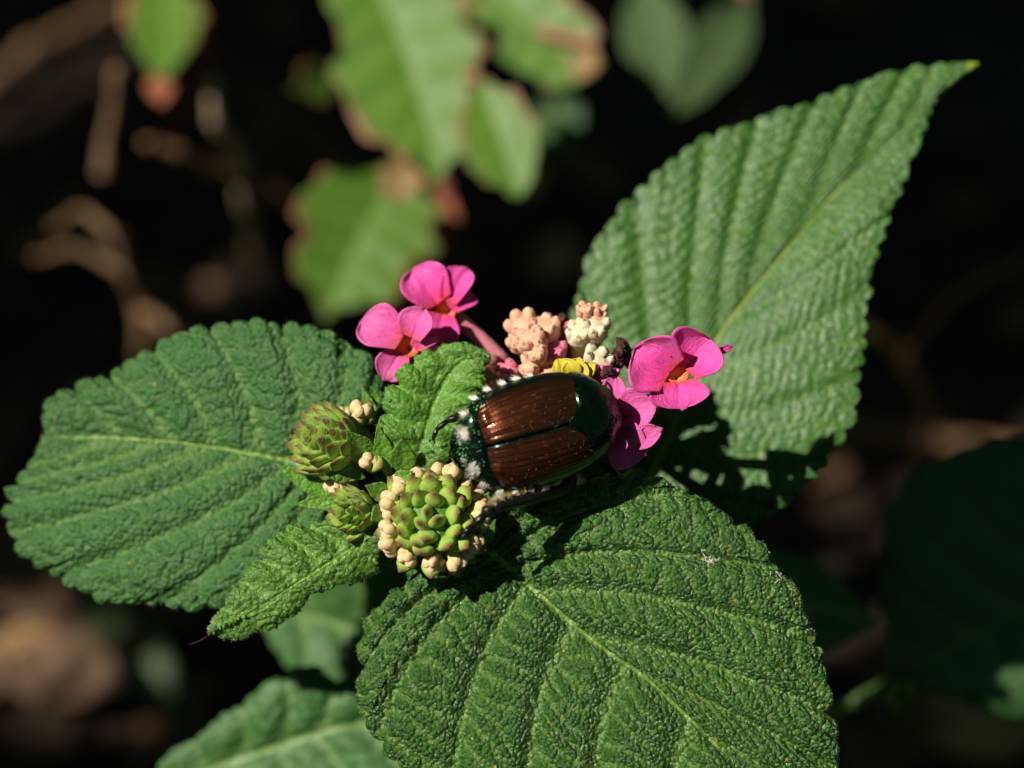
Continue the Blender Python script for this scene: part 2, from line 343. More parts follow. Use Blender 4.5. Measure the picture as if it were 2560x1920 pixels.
def front_depth(x, y): return 1.1 - .0018*(y-1350) - .0004*(x-1200) + 1.6e-6*(x-1500)**2
front_rows = [(1195, 1355, 1165, 1372, 1222, 1340), (1212, 1369, 1060, 1430, 1330, 1243), (1228, 1382, 950, 1550, 1490, 1206), (1246, 1396, 903, 1700, 1690, 1216), (1262, 1409, 918, 1790, 1845, 1325),
    (1285, 1428, 985, 1895, 1960, 1445), (1345, 1483, 1190, 2040, 2035, 1600), (1480, 1600, 1380, 2130, 2078, 1790), (1610, 1692, 1560, 2185, 2092, 1930), (1780, 1850, 1750, 2225, 2120, 2060), (1930, 1990, 1930, 2240, 2150, 2150), (2150, 2260, 2150, 2260, 2152, 2260)]
fl = leaf('leaf', front_rows, front_depth, M['leaf_front'], plant, 420, 360, .20, (30, 24), fold=.5, curl=1.0, veins=(1.6, 2.9, 4.6, 5.75, 6.7, 7.7, 8.7, 9.6), vw=8, tj=1.3, tc=.34, bulge=.55, tert=(48, .16), fine=.04, hairs=16000, hl=.16, hr=.012)
left_rows = [(805, 1172, 850, 1140, 810, 1230), (800, 1170, 947, 1000, 740, 1440), (790, 1168, 925, 905, 560, 1500), (775, 1164, 850, 850, 400, 1510), (755, 1160, 740, 822, 230, 1485), (700, 1148, 600, 812, 80, 1392), (600, 1130, 450, 838, 28, 1310), (500, 1113, 340, 900, 24, 1245), (380, 1100, 230, 960, 45, 1200), (260, 1093, 150, 988, 75, 1160), (170, 1092, 112, 1020, 95, 1125), (108, 1092, 108, 1090, 106, 1094)]
ll = leaf('leaf', left_rows, lambda x, y: 5.2 + .0042*(800-x) - .002*(y-1150) + 1.2e-6*(x-450)**2, M['leaf_left'], plant, 320, 260, .16, (26, 22), fold=.7, curl=.9, veins=(1.5, 2.8, 4.3, 5.5, 6.6, 7.6, 8.6), vw=8, tj=1.3, latc=.4, bulge=.36, tert=(52, .10), fine=.04, hairs=6000, hl=.15, hr=.009, seed=4)
back_rows = [(1590, 1290, 1540, 1270, 1640, 1315), (1605, 1250, 1420, 1130, 1800, 1330), (1625, 1210, 1400, 980, 1900, 1295), (1645, 1160, 1420, 840, 1980, 1242), (1670, 1110, 1450, 720, 2060, 1160), (1690, 1060, 1510, 575, 2130, 1040), (1715, 1005, 1715, 380, 2152, 880), (1790, 850, 1870, 306, 2195, 610), (1890, 715, 2055, 250, 2268, 440), (2080, 490, 2200, 192, 2318, 310), (2200, 380, 2290, 174, 2338, 245), (2320, 262, 2345, 164, 2368, 210), (2385, 200, 2390, 156, 2398, 186), (2442, 156, 2442, 155, 2443, 157)]
bl = leaf('leaf', back_rows, lambda x, y: 11.0 + .0035*(1200-y) - .001*(x-1700), M['leaf_back'], plant, 340, 260, .20, (34, 20), fold=-.35, foldB=1.1, curl=.35, veins=(2.4, 4.2, 5.45, 6.35, 7.15, 7.9, 8.7, 9.7, 10.8), vw=8, bB=.45, lit_up=P(1700, 1130, 10)@UP, tj=.9, latc=.10, bulge=.30, tert=(30, .11), fine=.03, hairs=3000, hl=.15, hr=.009, seed=8)
y1_rows = [(1040, 1180, 1015, 1180, 1065, 1180), (1050, 1130, 968, 1120, 1125, 1125), (1066, 1070, 962, 1040, 1165, 1060), (1090, 1000, 985, 955, 1190, 990), (1120, 945, 1040, 895, 1200, 940), (1155, 905, 1105, 862, 1205, 912), (1190, 890, 1165, 868, 1210, 900), (1226, 892, 1224, 890, 1226, 894)]
y1 = leaf('leaf', y1_rows, lambda x, y: .3 + .0015*(1100-y), M['leaf_young'], plant, 160, 130, .15, (16, 22), fold=1.6, curl=1.4, veins=(1.2, 2.1, 3.0, 3.9, 4.8), vw=6, bulge=.85, tert=(34, .04), fine=.03, hairs=5000, hl=.16, hr=.010, seed=12)
y2_rows = [(930, 1340, 915, 1322, 945, 1370), (905, 1355, 860, 1300, 945, 1400), (860, 1385, 760, 1315, 935, 1440), (800, 1425, 695, 1340, 860, 1455), (740, 1462, 640, 1405, 785, 1482), (670, 1508, 595, 1460, 725, 1540), (600, 1550, 550, 1525, 650, 1577), (555, 1570, 523, 1560, 585, 1603), (522, 1583, 521, 1582, 524, 1588)]
y2 = leaf('leaf', y2_rows, lambda x, y: -.8 - .002*(930-x) , M['leaf_young2'], plant, 180, 130, .16, (17, 20), fold=-1.2, curl=.9, veins=(1.0, 1.9, 2.9, 3.9, 4.9, 5.9, 6.8), vw=6, bulge=.65, tert=(36, .06), fine=.04, hairs=3500, hl=.16, hr=.010, seed=15)
low1_rows = [(1060, 1800, 1060, 1780, 1070, 1830), (960, 1803, 960, 1765, 1050, 1950), (836, 1820, 870, 1712, 980, 2050), (740, 1850, 745, 1675, 850, 2090), (640, 1882, 640, 1735, 680, 2090), (540, 1915, 510, 1835, 560, 2070), (450, 1950, 420, 1890, 450, 2030), (360, 1990, 358, 1988, 362, 1992)]
low1 = leaf('leaf', low1_rows, lambda x, y: 19 + .003*(1000-x), M['leaf_low'], plant, 150, 120, .18, (20, 16), fold=1.5, curl=1.5, veins=(1.2, 2.3, 3.3, 4.3, 5.3), vw=8, bulge=.5, tert=(50, .1), fine=.03, seed=19)
low2_rows = [(1180, 1690, 1180, 1660, 1180, 1720), (1050, 1630, 1080, 1380, 1100, 1800), (927, 1590, 900, 1330, 940, 1790), (800, 1548, 760, 1400, 810, 1740), (700, 1518, 680, 1450, 705, 1640), (610, 1490, 608, 1488, 612, 1492)]
low2 = leaf('leaf', low2_rows, lambda x, y: 30 + .003*(1000-x), M['leaf_low'], plant, 90, 70, .15, (16, 14), fold=1.5, curl=1, veins=(1.2, 2.2, 3.2), vw=9, bulge=.4, fine=.03, seed=23)
low3_rows = [(1700, 1480, 1700, 1450, 1700, 1510), (1820, 1490, 1840, 1370, 1830, 1620), (1950, 1505, 1980, 1385, 1950, 1650), (2080, 1525, 2090, 1440, 2080, 1620), (2195, 1560, 2194, 1558, 2196, 1562)]
low3 = leaf('leaf', low3_rows, lambda x, y: 30 + 0*x, M['leaf_low'], plant, 80, 60, .15, (14, 10), fold=1.5, curl=1, veins=(1.2, 2.2), vw=8, bulge=.3, fine=.03, lit=False, seed=25)
low4_rows = [(2245, 1700, 2235, 1685, 2262, 1712), (2320, 1655, 2214, 1590, 2380, 1745), (2420, 1598, 2205, 1440, 2520, 1790), (2520, 1542, 2235, 1270, 2680, 1790), (2640, 1470, 2310, 1165, 2800, 1740), (2760, 1400, 2480, 1105, 2900, 1600), (2880, 1330, 2700, 1110, 2960, 1450), (3000, 1250, 2999, 1249, 3001, 1251)]
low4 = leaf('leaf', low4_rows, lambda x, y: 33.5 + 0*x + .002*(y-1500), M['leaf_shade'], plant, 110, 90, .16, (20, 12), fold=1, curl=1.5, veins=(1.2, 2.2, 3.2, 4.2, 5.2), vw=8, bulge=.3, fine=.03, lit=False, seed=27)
# petioles to the stem
petiole(ORG_f := P(1200, 1360, 1.1), node + cv(0, -.5, .5), .6, .8)
petiole(P(815, 1175, 5.3), node + cv(-.6, .6, 0), .6, .8)
z1 = stem_at(node[2]-14); petiole(P(1592, 1288, 11), z1, .6, .8)
petiole(P(1060, 1800, 19), stem_at(node[2]-20), .6, .8)
petiole(P(1180, 1690, 30), stem_at(node[2]-24), .6, .8); petiole(P(1700, 1480, 30), stem_at(node[2]-24), .6, .8)
petiole(P(2250, 1698, 33.9), stem_at(node[2]-40), .6, .9)
petiole(P(1038, 1182, .2), node + cv(-.2, .8, -1.2), .4, .55, np.zeros(3)); petiole(P(932, 1341, -.8), node + cv(-.5, .2, -1.5), .4, .55, np.zeros(3))

# ---- bud clusters
def egg(L, Wd, seg=10, n=9, flat=.75, point=1.4, lobes=0):
    s = np.linspace(0, 1, n); th = np.linspace(0, 2*np.pi, seg, endpoint=False)
    r = Wd/2*np.sin(np.pi*np.clip(s, .02, .985)**(1/point))**.8
    if lobes: r = Wd/2*np.sqrt(np.clip(1-((s-.58)/.47)**2, .02, 1))*np.where(s < .58, .62+.38*s/.58, 1)
    lob = (1 + .42*np.clip((s[:, None]-.25)/.5, 0, 1)*(np.abs(np.cos(th*lobes/2))**.7-.65)) if lobes else 1
    V = np.stack([r[:, None]*np.cos(th)*lob, flat*r[:, None]*np.sin(th)*lob, (s[:, None]*L - (.20*L*np.exp(-(r[:, None]/(.22*Wd))**2)*(s[:, None] > .6) if lobes else 0))*np.ones(seg)], -1).reshape(-1, 3)
    V = np.vstack([V, [[0, 0, 0], [0, 0, L*(.78 if lobes else 1.0)]]])
    F = [f[::-1] for f in gridF(n, seg, True).tolist()] + [[j, (j+1) % seg, n*seg] for j in range(seg)] + [[(n-1)*seg+(j+1) % seg, (n-1)*seg+j, n*seg+1] for j in range(seg)]
    F = [f[::-1] for f in F]
    a = np.concatenate([np.repeat(s, seg), [0, 1]])
    return V, F, a
def ball(c, r, seg=8, n=6):
    th = np.linspace(0, 2*np.pi, seg, endpoint=False)[None]; ph = np.linspace(.08, np.pi-.08, n)[:, None]
    V = np.stack([c[0]+r[0]*np.sin(ph)*np.cos(th), c[1]+r[1]*np.sin(ph)*np.sin(th), c[2]+r[2]*np.cos(ph)+0*th], -1).reshape(-1, 3); k = len(V); V = np.vstack([V, [[c[0], c[1], c[2]+r[2]], [c[0], c[1], c[2]-r[2]]]])
    return V, [f[::-1] for f in gridF(n, seg, True).tolist()] + [[j, (j+1) % seg, k][::-1] for j in range(seg)] + [[(n-1)*seg+(j+1) % seg, (n-1)*seg+j, k+1][::-1] for j in range(seg)]
def lobed_bud(name, m, spread=.30, r=.36, L=1.45):
    parts = [ball((0, 0, L*.42), (.44, .42, L*.44), 12, 8)] + [ball((spread*math.cos(a+.3), spread*math.sin(a+.3), L*z), (r*q, r*q, r*1.15*q), 10, 8) for a, z, q in ((0, .74, 1.0), (1.6, .70, .92), (3.1, .76, 1.04), (4.75, .68, .88))]
    V, F = join(parts); me = mesh(name, V, F, {'along': np.clip(V[:, 2]/(L*1.02), 0, 1)}); me.materials.append(m); return me
def proto(name, L, Wd, m, **kw):
    V, F, a = egg(L, Wd, **kw); me = mesh(name, V, F, {'along': a}); me.materials.append(m); return me
PR = {'scale': proto('bract_scale', 1.7, 1.3, M['scale'], seg=14, n=11, flat=.62), 'long': proto('bract_scale', 2.0, 1.25, M['scale'], seg=12, flat=.40, point=1.3),
      'bud': lobed_bud('bud', M['budtip']), 'under': proto('bract_scale', 1.35, 1.15, M['bract'], flat=.5)}
me = PR['under']; at = me.attributes.new('vein', 'FLOAT', 'POINT')
def put(name, me, loc, axis, roll_ref, parent, scale=1.0, roll=0):
    o = bpy.data.objects.new(name, me); COL.objects.link(o); z = nrm(axis); x = nrm(np.cross(roll_ref, z)); y = np.cross(z, x)
    c_, s_ = math.cos(roll), math.sin(roll); x, y = x*c_+y*s_, -x*s_+y*c_
    mt = Matrix(np.column_stack([x, y, z]).tolist()).to_4x4(); sc_ = scale if hasattr(scale, '__len__') else (scale,)*3
    ORG[o.name] = np.asarray(loc); o.parent = parent
    o.matrix_basis = Matrix.Translation(Vector((loc-ORG[parent.name])*MM)) @ mt @ Matrix.Diagonal((*sc_, 1))
    return o
def cluster(center, axis, Rr, n, inner, elong=1.0, kinds=('scale', 'bud'), size=1.0, seed=0, tmax=1.75):
    rn = np.random.default_rng(seed); ax = nrm(axis); s1 = nrm(np.cross(ax, [.2, .9, .4])); s2 = np.cross(ax, s1)
    th = np.linspace(0, 2*np.pi, 16, endpoint=False); ph = np.linspace(.05, np.pi-.05, 10)
    V = (center + Rr*.74*(np.cos(ph)[:, None, None]*ax*elong + np.sin(ph)[:, None, None]*(np.cos(th)[None, :, None]*s1 + np.sin(th)[None, :, None]*s2))).reshape(-1, 3)
    body = (V, gridF(10, 16, True).tolist()); ped = tube([center - ax*Rr*.6*elong, .5*(center - ax*Rr*elong) + .5*node + cv(0, 0, .4), node], [.55, .5, .6], 8, 6)
    V, F = join([body, ped]); cl = add('bud_cluster', V, F, M['bract'], plant, center, {'vein': np.zeros(len(V))})
    for i in range(n):
        q = (i+.5)/n; tha = tmax*math.sqrt(q); f = i*2.39996 + rn.normal()*.10
        dv = nrm(math.cos(tha)*ax*elong + math.sin(tha)*(math.cos(f)*s1 + math.sin(f)*s2))
        rad = Rr*(.70 + .10*rn.random()); pos = center + rad*(math.cos(tha)*ax*elong + math.sin(tha)*(math.cos(f)*s1 + math.sin(f)*s2))
        outd = nrm(math.cos(f)*s1 + math.sin(f)*s2); jit = rn.normal(size=3)*.07
        if q < inner:
            put('bract_scale', PR[kinds[0]], pos - dv*.45*size, nrm((dv*.75 + ax*.6 if kinds[0] == 'scale' else dv*.50 + ax*.90) + jit), outd, cl, size*(.85+.3*q+.15*rn.random()))
        else:
            sz = size*(.86 + .24*rn.random())
            put('bud', PR[kinds[1]], pos - dv*.30*size, nrm(dv + ax*.25 + jit), outd, cl, sz, rn.random()*3)
            pb = pos + nrm(outd*.35 - ax*.8)*.55*size - dv*.22*size
            put('bract_scale', PR['scale' if q < inner+.25 else 'under'], pb, nrm(dv*1.0 + ax*.3 + jit), outd, cl, size*(.85+.2*rn.random()))
    LIT.extend((center + Rr*np.array([s1, -s1, s2, -s2, ax])).tolist())
    return cl
c1 = cluster(P(1085, 1302, -.4), cv(.02, .28, -.96), 3.0, 52, .48, .86, size=1.0, seed=3, tmax=1.75)
c2 = cluster(P(860, 1120, 1.6), cv(-.72, .28, -.62), 2.45, 46, .88, 1.15, kinds=('long', 'bud'), size=1.0, seed=5, tmax=1.75)
c3 = cluster(P(905, 1288, .4), cv(-.68, .12, -.72), 1.75, 34, 1.0, 1.0, kinds=('long', 'bud'), size=.62, seed=9, tmax=1.6)
c4 = cluster(P(1000, 1150, 1.8), cv(-.1, .8, -.55), 1.3, 22, 1.0, 1.1, kinds=('long', 'bud'), size=.62, seed=11, tmax=1.6)
# small leafy bracts round the clusters: base, tip, width
for i, (b0, t0, wd, cup) in enumerate([((915, 1195, .2), (790, 1158, -.6), 62, .6), ((935, 1170, .6), (868, 1080, -1.2), 70, 1.2), ((975, 1205, .6), (944, 1062, -.6), 52, .8), ((1010, 1200, .4), (1004, 1098, -1.5), 66, 1.2), ((945, 1085, 2.6), (905, 965, 2.4), 34, .4), ((850, 1250, 1.4), (690, 1160, 1.0), 50, .6), ((900, 1245, .6), (735, 1262, .2), 44, .6), ((985, 1245, .2), (915, 1215, -.6), 50, .8), ((1065, 1175, 1.0), (1075, 1125, -.6), 60, .8), ((960, 1380, .8), (880, 1330, -1.2), 50, .8), ((1060, 1400, 1.2), (905, 1368, .6), 70, .6), ((975, 1270, 0), (930, 1300, -2.0), 52, .9), ((1203, 1378, .2), (1238, 1300, -1.6), 26, .4), ((1200, 1280, .2), (1222, 1232, -1.2), 30, .4), ((880, 1060, 2.6), (800, 1020, 2.2), 40, .5), ((930, 1030, 3.0), (940, 975, 2.6), 30, .4), ((1095, 1420, 0), (1090, 1442, -2.2), 62, .5), ((980, 1215, -.6), (1030, 1180, -1.2), 46, .7)]):
    blade('bract', b0, t0, wd, M['bract' if i not in (0, 10) else 'leaf_young2'], plant, cup=cup, teeth=(7, 3 if i else 6), hairs=160, hl=.13, hr=.009, seed=40+i, veins=(1.5, 2.5, 3.5))

# ---- flowers
def petal(base, tip, width, m, parent, cup=.5, roll=0., curl=.6, seed=0, twist=0, waist=.62):
    b0, t0 = P(*base), P(*tip); ax = t0-b0; L = np.linalg.norm(ax); ax = ax/L
    vdir = nrm(CAM - b0); sd = nrm(np.cross(ax, vdir)); nn = np.cross(sd, ax)
    c_, s_ = math.cos(roll), math.sin(roll); sd, nn = sd*c_+nn*s_, nn*c_-sd*s_
    wmm = width/PXMM; nr, nc = 26, 23; u = np.linspace(0, 1, nr)[:, None]; v = np.linspace(-1, 1, nc)[None]
    prof = (waist + (1-waist)*np.sin(np.clip(u/.62, 0, 1)*np.pi/2)**1.3)*np.sqrt(np.clip(1-np.clip((u-.52)/.48, 0, 1)**2.2, 0, 1))
    wob = .06*(noise(u*3+seed, v*2+seed*2.)-.5)
    x = L*(u + wob*u - .02*np.abs(v)*u); y = wmm/2*prof*v*(1+.10*(noise(u*2.5+seed, 4+0*v)-.5))
    z = cup*wmm*.35*(v**2)*prof - curl*L*.38*np.clip(u-.45, 0, 1)**2*2 + .16*L*(noise(u*3.2+seed*7, v*2.2+seed)-.5)*u**1.5 - .05*wmm*np.exp(-(v/.12)**2)*(1-u) + .05*L*np.sin(u*3)
    y2 = y*np.cos(twist*u) ; z = z + y*np.sin(twist*u)
    W = b0 + x[..., None]*ax + y2[..., None]*sd + z[..., None]*nn
    F = gridF(nr, nc)
    a = u*np.ones_like(v)
    LIT.extend(W[::8, ::7].reshape(-1, 3).tolist())
    return add('petal', W.reshape(-1, 3), F[:, ::-1], m, parent, b0, {'along': a, 'across': v*np.ones_like(u)+seed}, solid=.07)
def flower(throat, tube_end, petals, m='pink', rt=26, facing=None, tm='tubepink'):
    c0, e = P(*throat), P(*tube_end); fc = cv(*facing); r0 = rt/PXMM
    mid = c0*.55 + e*.45 - fc*r0*.8
    pts = spline(np.array([c0 - fc*r0*.35, c0 - fc*r0*1.3, mid, e]), np.linspace(0, 3, 16)); rad = np.interp(np.linspace(0, 3, 16), [0, .5, 1, 2, 3], [r0*1.0, r0*.86, r0*.75, r0*.72, r0*.55])
    T = nrm(np.gradient(pts, axis=0)); Nn = nrm(np.cross(T, UP+.3*RT)); Bn = np.cross(T, Nn); th = np.linspace(0, 2*np.pi, 18, endpoint=False)
    V = pts[:, None] + rad[:, None, None]*(np.cos(th)[None, :, None]*Nn[:, None] + np.sin(th)[None, :, None]*Bn[:, None])
    o = add('flower', V.reshape(-1, 3), gridF(16, 18, True), M[tm], plant, c0, {'along': np.repeat(np.linspace(.9, .1, 16), 18)}, solid=.10)
    # orange ring inside the throat
    rr = np.linspace(0, 1, 6); Nn, Bn = Nn[0], Bn[0]
    V = (c0 + fc*r0*.08)[None, None] + (rr[:, None]*r0*1.12)[..., None]*(np.cos(th)[None, :, None]*Nn + np.sin(th)[None, :, None]*Bn) - (fc*r0*1.5)[None, None]*((1-rr)**1.2)[:, None, None]
    add('throat', V.reshape(-1, 3), gridF(6, 18, True), M['throat'], o, c0, {'along': np.repeat(rr, 18)}, solid=.05)
    for i, p in enumerate(petals): petal(p[0], p[1], p[2], M[m if len(p) < 5 else p[4]], o, *(p[3] if len(p) > 3 else ()), seed=i*3.7+throat[0]*.01)
    return o
M['throat'] = petal_mat('throat', (.70, .36, .10), (.88, .36, .06), (.88, .08, .06), .15)
# right blossom
fC = flower((1694, 935, -.2), (1628, 1030, 5.0), [((1678, 932, -.3), (1588, 868, -.6), 160, (1.1, .1, .3)), ((1712, 922, -.4), (1776, 845, -.6), 152, (1.1, .1, .4)), ((1695, 955, -.4), (1703, 1022, -.8), 150, (.5, 0, .5))], 'pink', 24, (.05, .35, -.93))
petal((1790, 885, .6), (1830, 866, .8), 22, M['pink'], fC, .6, .2, .2, 5)
# two blossoms on the left
fA = flower((1018, 862, 3.1), (1245, 905, 6.0), [((1005, 850, 3.0), (898, 805, 3.3), 128, (.8, -.3, .6)), ((1030, 845, 2.9), (1062, 772, 2.7), 105, (.6, .4, .3)), ((1000, 880, 2.9), (958, 948, 2.6), 92, (.4, 0, .5)), ((1040, 875, 2.8), (1085, 840, 3.8), 70, (.6, .6, .3))], 'rose', 30, (-.1, .25, -.96))
fB = flower((1112, 772, 5.2), (1268, 905, 6.5), [((1095, 762, 5.0), (1030, 672, 5.4), 138, (.7, -.2, .4)), ((1122, 755, 5.0), (1168, 668, 5.2), 92, (.7, .3, .4)), ((1130, 775, 4.8), (1188, 740, 5.6), 80, (.6, .6, .4)), ((1105, 785, 4.8), (1090, 868, 4.6), 110, (.4, 0, .3))], 'pink', 28, (-.35, .15, -.92))
# blossom under the beetle's head
fD = flower((1548, 1062, .9), (1480, 1040, 5.5), [((1552, 1050, .6), (1636, 1008, -.5), 110, (.8, .3, .5), 'rose'), ((1540, 1090, .5), (1608, 1135, -.7), 135, (.5, -.3, .7), 'rose'), ((1530, 1035, .9), (1535, 938, .9), 66, (.6, 0, .4), 'rose'), ((1520, 1090, .9), (1520, 1165, .7), 90, (.5, 0, .5))], 'pink', 26, (.25, .2, -.95))
petal((1590, 1110, -.3), (1650, 1072, -1.3), 62, M['rose'], fD, .9, .2, .5, 9)
# small yellow blossom behind the wing cases
fY = flower((1432, 945, 2.2), (1440, 1010, 4.5), [((1425, 958, 1.2), (1395, 903, .6), 84, (.9, -.2, .8)), ((1440, 955, 1.2), (1446, 896, .8), 76, (.8, .2, .5)), ((1452, 955, 1.2), (1484, 908, 1.0), 48, (.8, .4, .4))], 'yellow', 20, (0, .6, -.8), 'cream')
# unopened corollas: short folded trumpets standing in a tuft
def closed_corolla(tip, base, width, m, lob=4, seed=0):
    rn = np.random.default_rng(seed); tp, bs = P(*tip), P(*base); ax = nrm(tp-bs); L = np.linalg.norm(tp-bs); x = nrm(np.cross(ax, [.3, .8, .5])); y = np.cross(ax, x); wd = width/PXMM/2*1.32
    R0 = np.column_stack([x, y, ax]); head = wd*1.15
    parts = [tube([bs, bs + ax*(L-head*1.6), bs + ax*(L-head*.7), bs + ax*(L-head*.15)], [wd*.42, wd*.45, wd*.74, wd*.50], 14, 5)]
    nl = lob+2
    for q in range(nl):                                       # folded petals, blunt and slightly square
        a = 2*np.pi*q/nl + rn.normal()*.18; tilt = .25 + .35*rn.random(); r = wd*(.34 + .08*rn.random()); ln_ = wd*(1.0+.35*rn.random())
        V, F = ball((0, 0, 0), (1, 1, 1), 12, 9); V = np.sign(V)*np.abs(V)**.8; V = V*np.array([r, r*.72, ln_*.62]); V[:, 0] *= 1 - .22*np.exp(-(V[:, 1]/(r*.2))**2)
        ct, st_ = math.cos(tilt), math.sin(tilt); V = np.stack([V[:, 0], V[:, 1]*ct + V[:, 2]*st_, -V[:, 1]*st_ + V[:, 2]*ct], -1) + np.array([0, wd*.40, -head*.02 + wd*.12*rn.normal()])
        ca, sa = math.cos(a), math.sin(a); V = np.stack([V[:, 0]*ca - V[:, 1]*sa, V[:, 0]*sa + V[:, 1]*ca, V[:, 2]], -1)
        parts.append((bs + ax*(L-head*.55) + V@R0.T, F))
    W, F = join(parts); a = np.clip(((W-bs)@ax)/L, 0, 1); rr_ = np.linalg.norm((W-bs) - ((W-bs)@ax)[:, None]*ax, axis=1)/wd; a = np.clip(a - .35*np.exp(-(rr_/.3)**2)*(a > .6), 0, 1)
    LIT.append((bs + ax*L).tolist())
    return add('flower_bud', W, F, M[m], plant, bs, {'along': a})
for i, q in enumerate([((1300, 795, 2.6), (1395, 1000, 7), 80, 'peach', 4), ((1355, 800, 2.4), (1400, 1000, 7), 84, 'peach', 4), ((1322, 838, 1.4), (1400, 1000, 6.5), 80, 'peach', 4), ((1288, 842, 2.6), (1385, 1000, 7), 60, 'peach', 4), ((1380, 860, 2.2), (1410, 1000, 7), 70, 'tubepink', 4), ((1405, 815, 3.6), (1420, 1000, 7), 56, 'tubepink', 4),
        ((1448, 815, 2.4), (1440, 1000, 7), 72, 'cream', 4), ((1492, 800, 2.2), (1445, 1000, 7), 78, 'cream', 4), ((1462, 762, 2.4), (1458, 850, 4), 46, 'peach', 3), ((1500, 768, 2.6), (1480, 850, 4), 46, 'peach', 3), ((1500, 890, 1.6), (1450, 1010, 6), 78, 'cream', 4), ((1530, 912, 2.4), (1460, 1010, 6.5), 60, 'peach', 4),
        ((1215, 945, 2.6), (1370, 1020, 6.5), 66, 'peach', 4), ((1240, 985, 2.2), (1370, 1030, 6), 60, 'peach', 4), ((1262, 920, 2.4), (1380, 1010, 6.5), 58, 'tubepink', 4), ((1320, 910, 1.8), (1395, 1010, 6), 60, 'peach', 4), ((1368, 922, 1.6), (1405, 1010, 5.5), 56, 'peach', 4), ((1335, 868, 1.0), (1400, 1000, 6), 60, 'peach', 4), ((1500, 945, 1.8), (1460, 1020, 5.5), 52, 'tubepink', 4), ((1522, 930, 1.2), (1470, 1020, 5), 54, 'rose', 4)]):
    closed_corolla(*q, seed=i)
for i, (x, y, d_, r) in enumerate([(1556, 872, 2.6, 30), (1545, 900, 2.4, 26), (1518, 935, 1.0, 24), (1404, 806, 4.2, 24), (1570, 900, 3.0, 20)]):
    c0 = P(x, y, d_); th = np.linspace(0, 2*np.pi, 14, endpoint=False)[None]; ph = np.linspace(.05, np.pi-.05, 10)[:, None]; rr = r/PXMM*.8*(.25+1.1*noise(th*2.2+i*5, ph*4.5+i))
    V = c0 + (rr*np.sin(ph)*np.cos(th))[..., None]*RT + (rr*np.sin(ph)*np.sin(th)*1.3)[..., None]*UP + (rr*np.cos(ph))[..., None]*FW
    st = tube([c0, .5*c0+.5*P(1450, 1010, 6.5), P(1450, 1010, 6.5)], [.12, .15, .2], 6, 3)
    V, F = join([(V.reshape(-1, 3), gridF(10, 14, True).tolist()), st]); add('withered_flower', V, F, M['withered'], plant, c0)
# receptacle and flower stalk of the open head
rc = P(1430, 1030, 7.0); th = np.linspace(0, 2*np.pi, 16, endpoint=False)[None]; ph = np.linspace(.05, np.pi-.05, 10)[:, None]
V = rc + 2.0*((np.sin(ph)*np.cos(th))[..., None]*RT + (np.sin(ph)*np.sin(th))[..., None]*UP + (np.cos(ph)*np.ones_like(th))[..., None]*FW)
V, F = join([(V.reshape(-1, 3), gridF(10, 16, True).tolist()), tube([rc, rc + cv(-.5, -3, 1.5), .45*rc+.55*node + cv(0, 0, 2), node + cv(0, -1.0, .6)], [.9, .7, .7, .8], 10, 6)])
add('flower_stalk', V, F, M['stem'], plant, rc)

# ================================================================== BEETLE
bx = nrm(cv(.935, .262, .24)); bz0 = cv(.10, -.02, -1.0); bz = nrm(bz0 - bx*np.dot(bz0, bx)); by = np.cross(bz, bx)
BO = P(1338, 1078, -2.4)
def BL(x, y, z): return BO + np.asarray(x, float)[..., None]*bx + np.asarray(y, float)[..., None]*by + np.asarray(z, float)[..., None]*bz
beetle = empty('beetle', BO - 2.2*bz)
tag(beetle, 'glossy beetle with coppery wing cases, dark green thorax and white side tufts', 'beetle')
def shell_mat(name, kind):
    m, t, b = mat(name); co = ocoord(t)
    vo = N(t, 'TexVoronoi', Scale=5200 if kind != 'elytron' else 7500); t.links.new(co, vo.inputs['Vector'])
    green = mix(t, noise_n(t, 500, 3, .6, co), (.004, .019, .007), (.011, .050, .015))
    if kind == 'elytron':
        e = attr(t, 'rim'); st = attr(t, 'stria'); cb = t.nodes.new('ShaderNodeCombineXYZ')
        t.links.new(math_(t, 'MULTIPLY', attr(t, 'across'), 34.), cb.inputs[0]); t.links.new(math_(t, 'MULTIPLY', attr(t, 'along'), 2.6), cb.inputs[1])
        streak = noise_n(t, 1.0, 4, .65, cb.outputs[0])
        br = ramp(t, streak, [(.32, (.045, .010, .004)), (.52, (.10, .023, .006)), (.70, (.20, .060, .013))])
        dull = math_(t, 'MULTIPLY', ramp(t, attr(t, 'along'), [(.45, (0, 0, 0)), (.95, (1, 1, 1))]), .62)
        br = mix(t, dull, br, (.045, .022, .009))
        br = mix(t, st, br, (.05, .013, .006))
        c = mix(t, ramp(t, e, [(.08, (0, 0, 0)), (.75, (1, 1, 1))]), br, mix(t, .7, green, (.004, .006, .003)))
        b.inputs['Metallic'].default_value = .80; b.inputs['Roughness'].default_value = .30
    else:
        c = green; b.inputs['Metallic'].default_value = .95; b.inputs['Roughness'].default_value = .22
    t.links.new(c, b.inputs['Base Color']); b.inputs['Coat Weight'].default_value = .55; b.inputs['Coat Roughness'].default_value = .12
    pit = ramp(t, vo.outputs['Distance'], [(.0, (0, 0, 0)), (.6, (1, 1, 1))])
    bump(t, b, pit, {'elytron': .000004, 'shell': .00008, 'thorax': .00003}[kind])
    return m
M['elytron'] = shell_mat('copper wing case', 'elytron'); M['shell'] = shell_mat('green shell', 'shell'); M['thorax'] = shell_mat('dark green shell', 'thorax')
M['leg'] = plain('black leg', (.004, .005, .004), (.010, .010, .008), .24, .4, 800, .00004, bs=6000)
M['tuft'] = plain('white bristles', (.72, .70, .60), (.85, .83, .74), .5, .4); M['amber'] = plain('amber bristles', (.32, .17, .05), (.5, .3, .1), .35, .6)
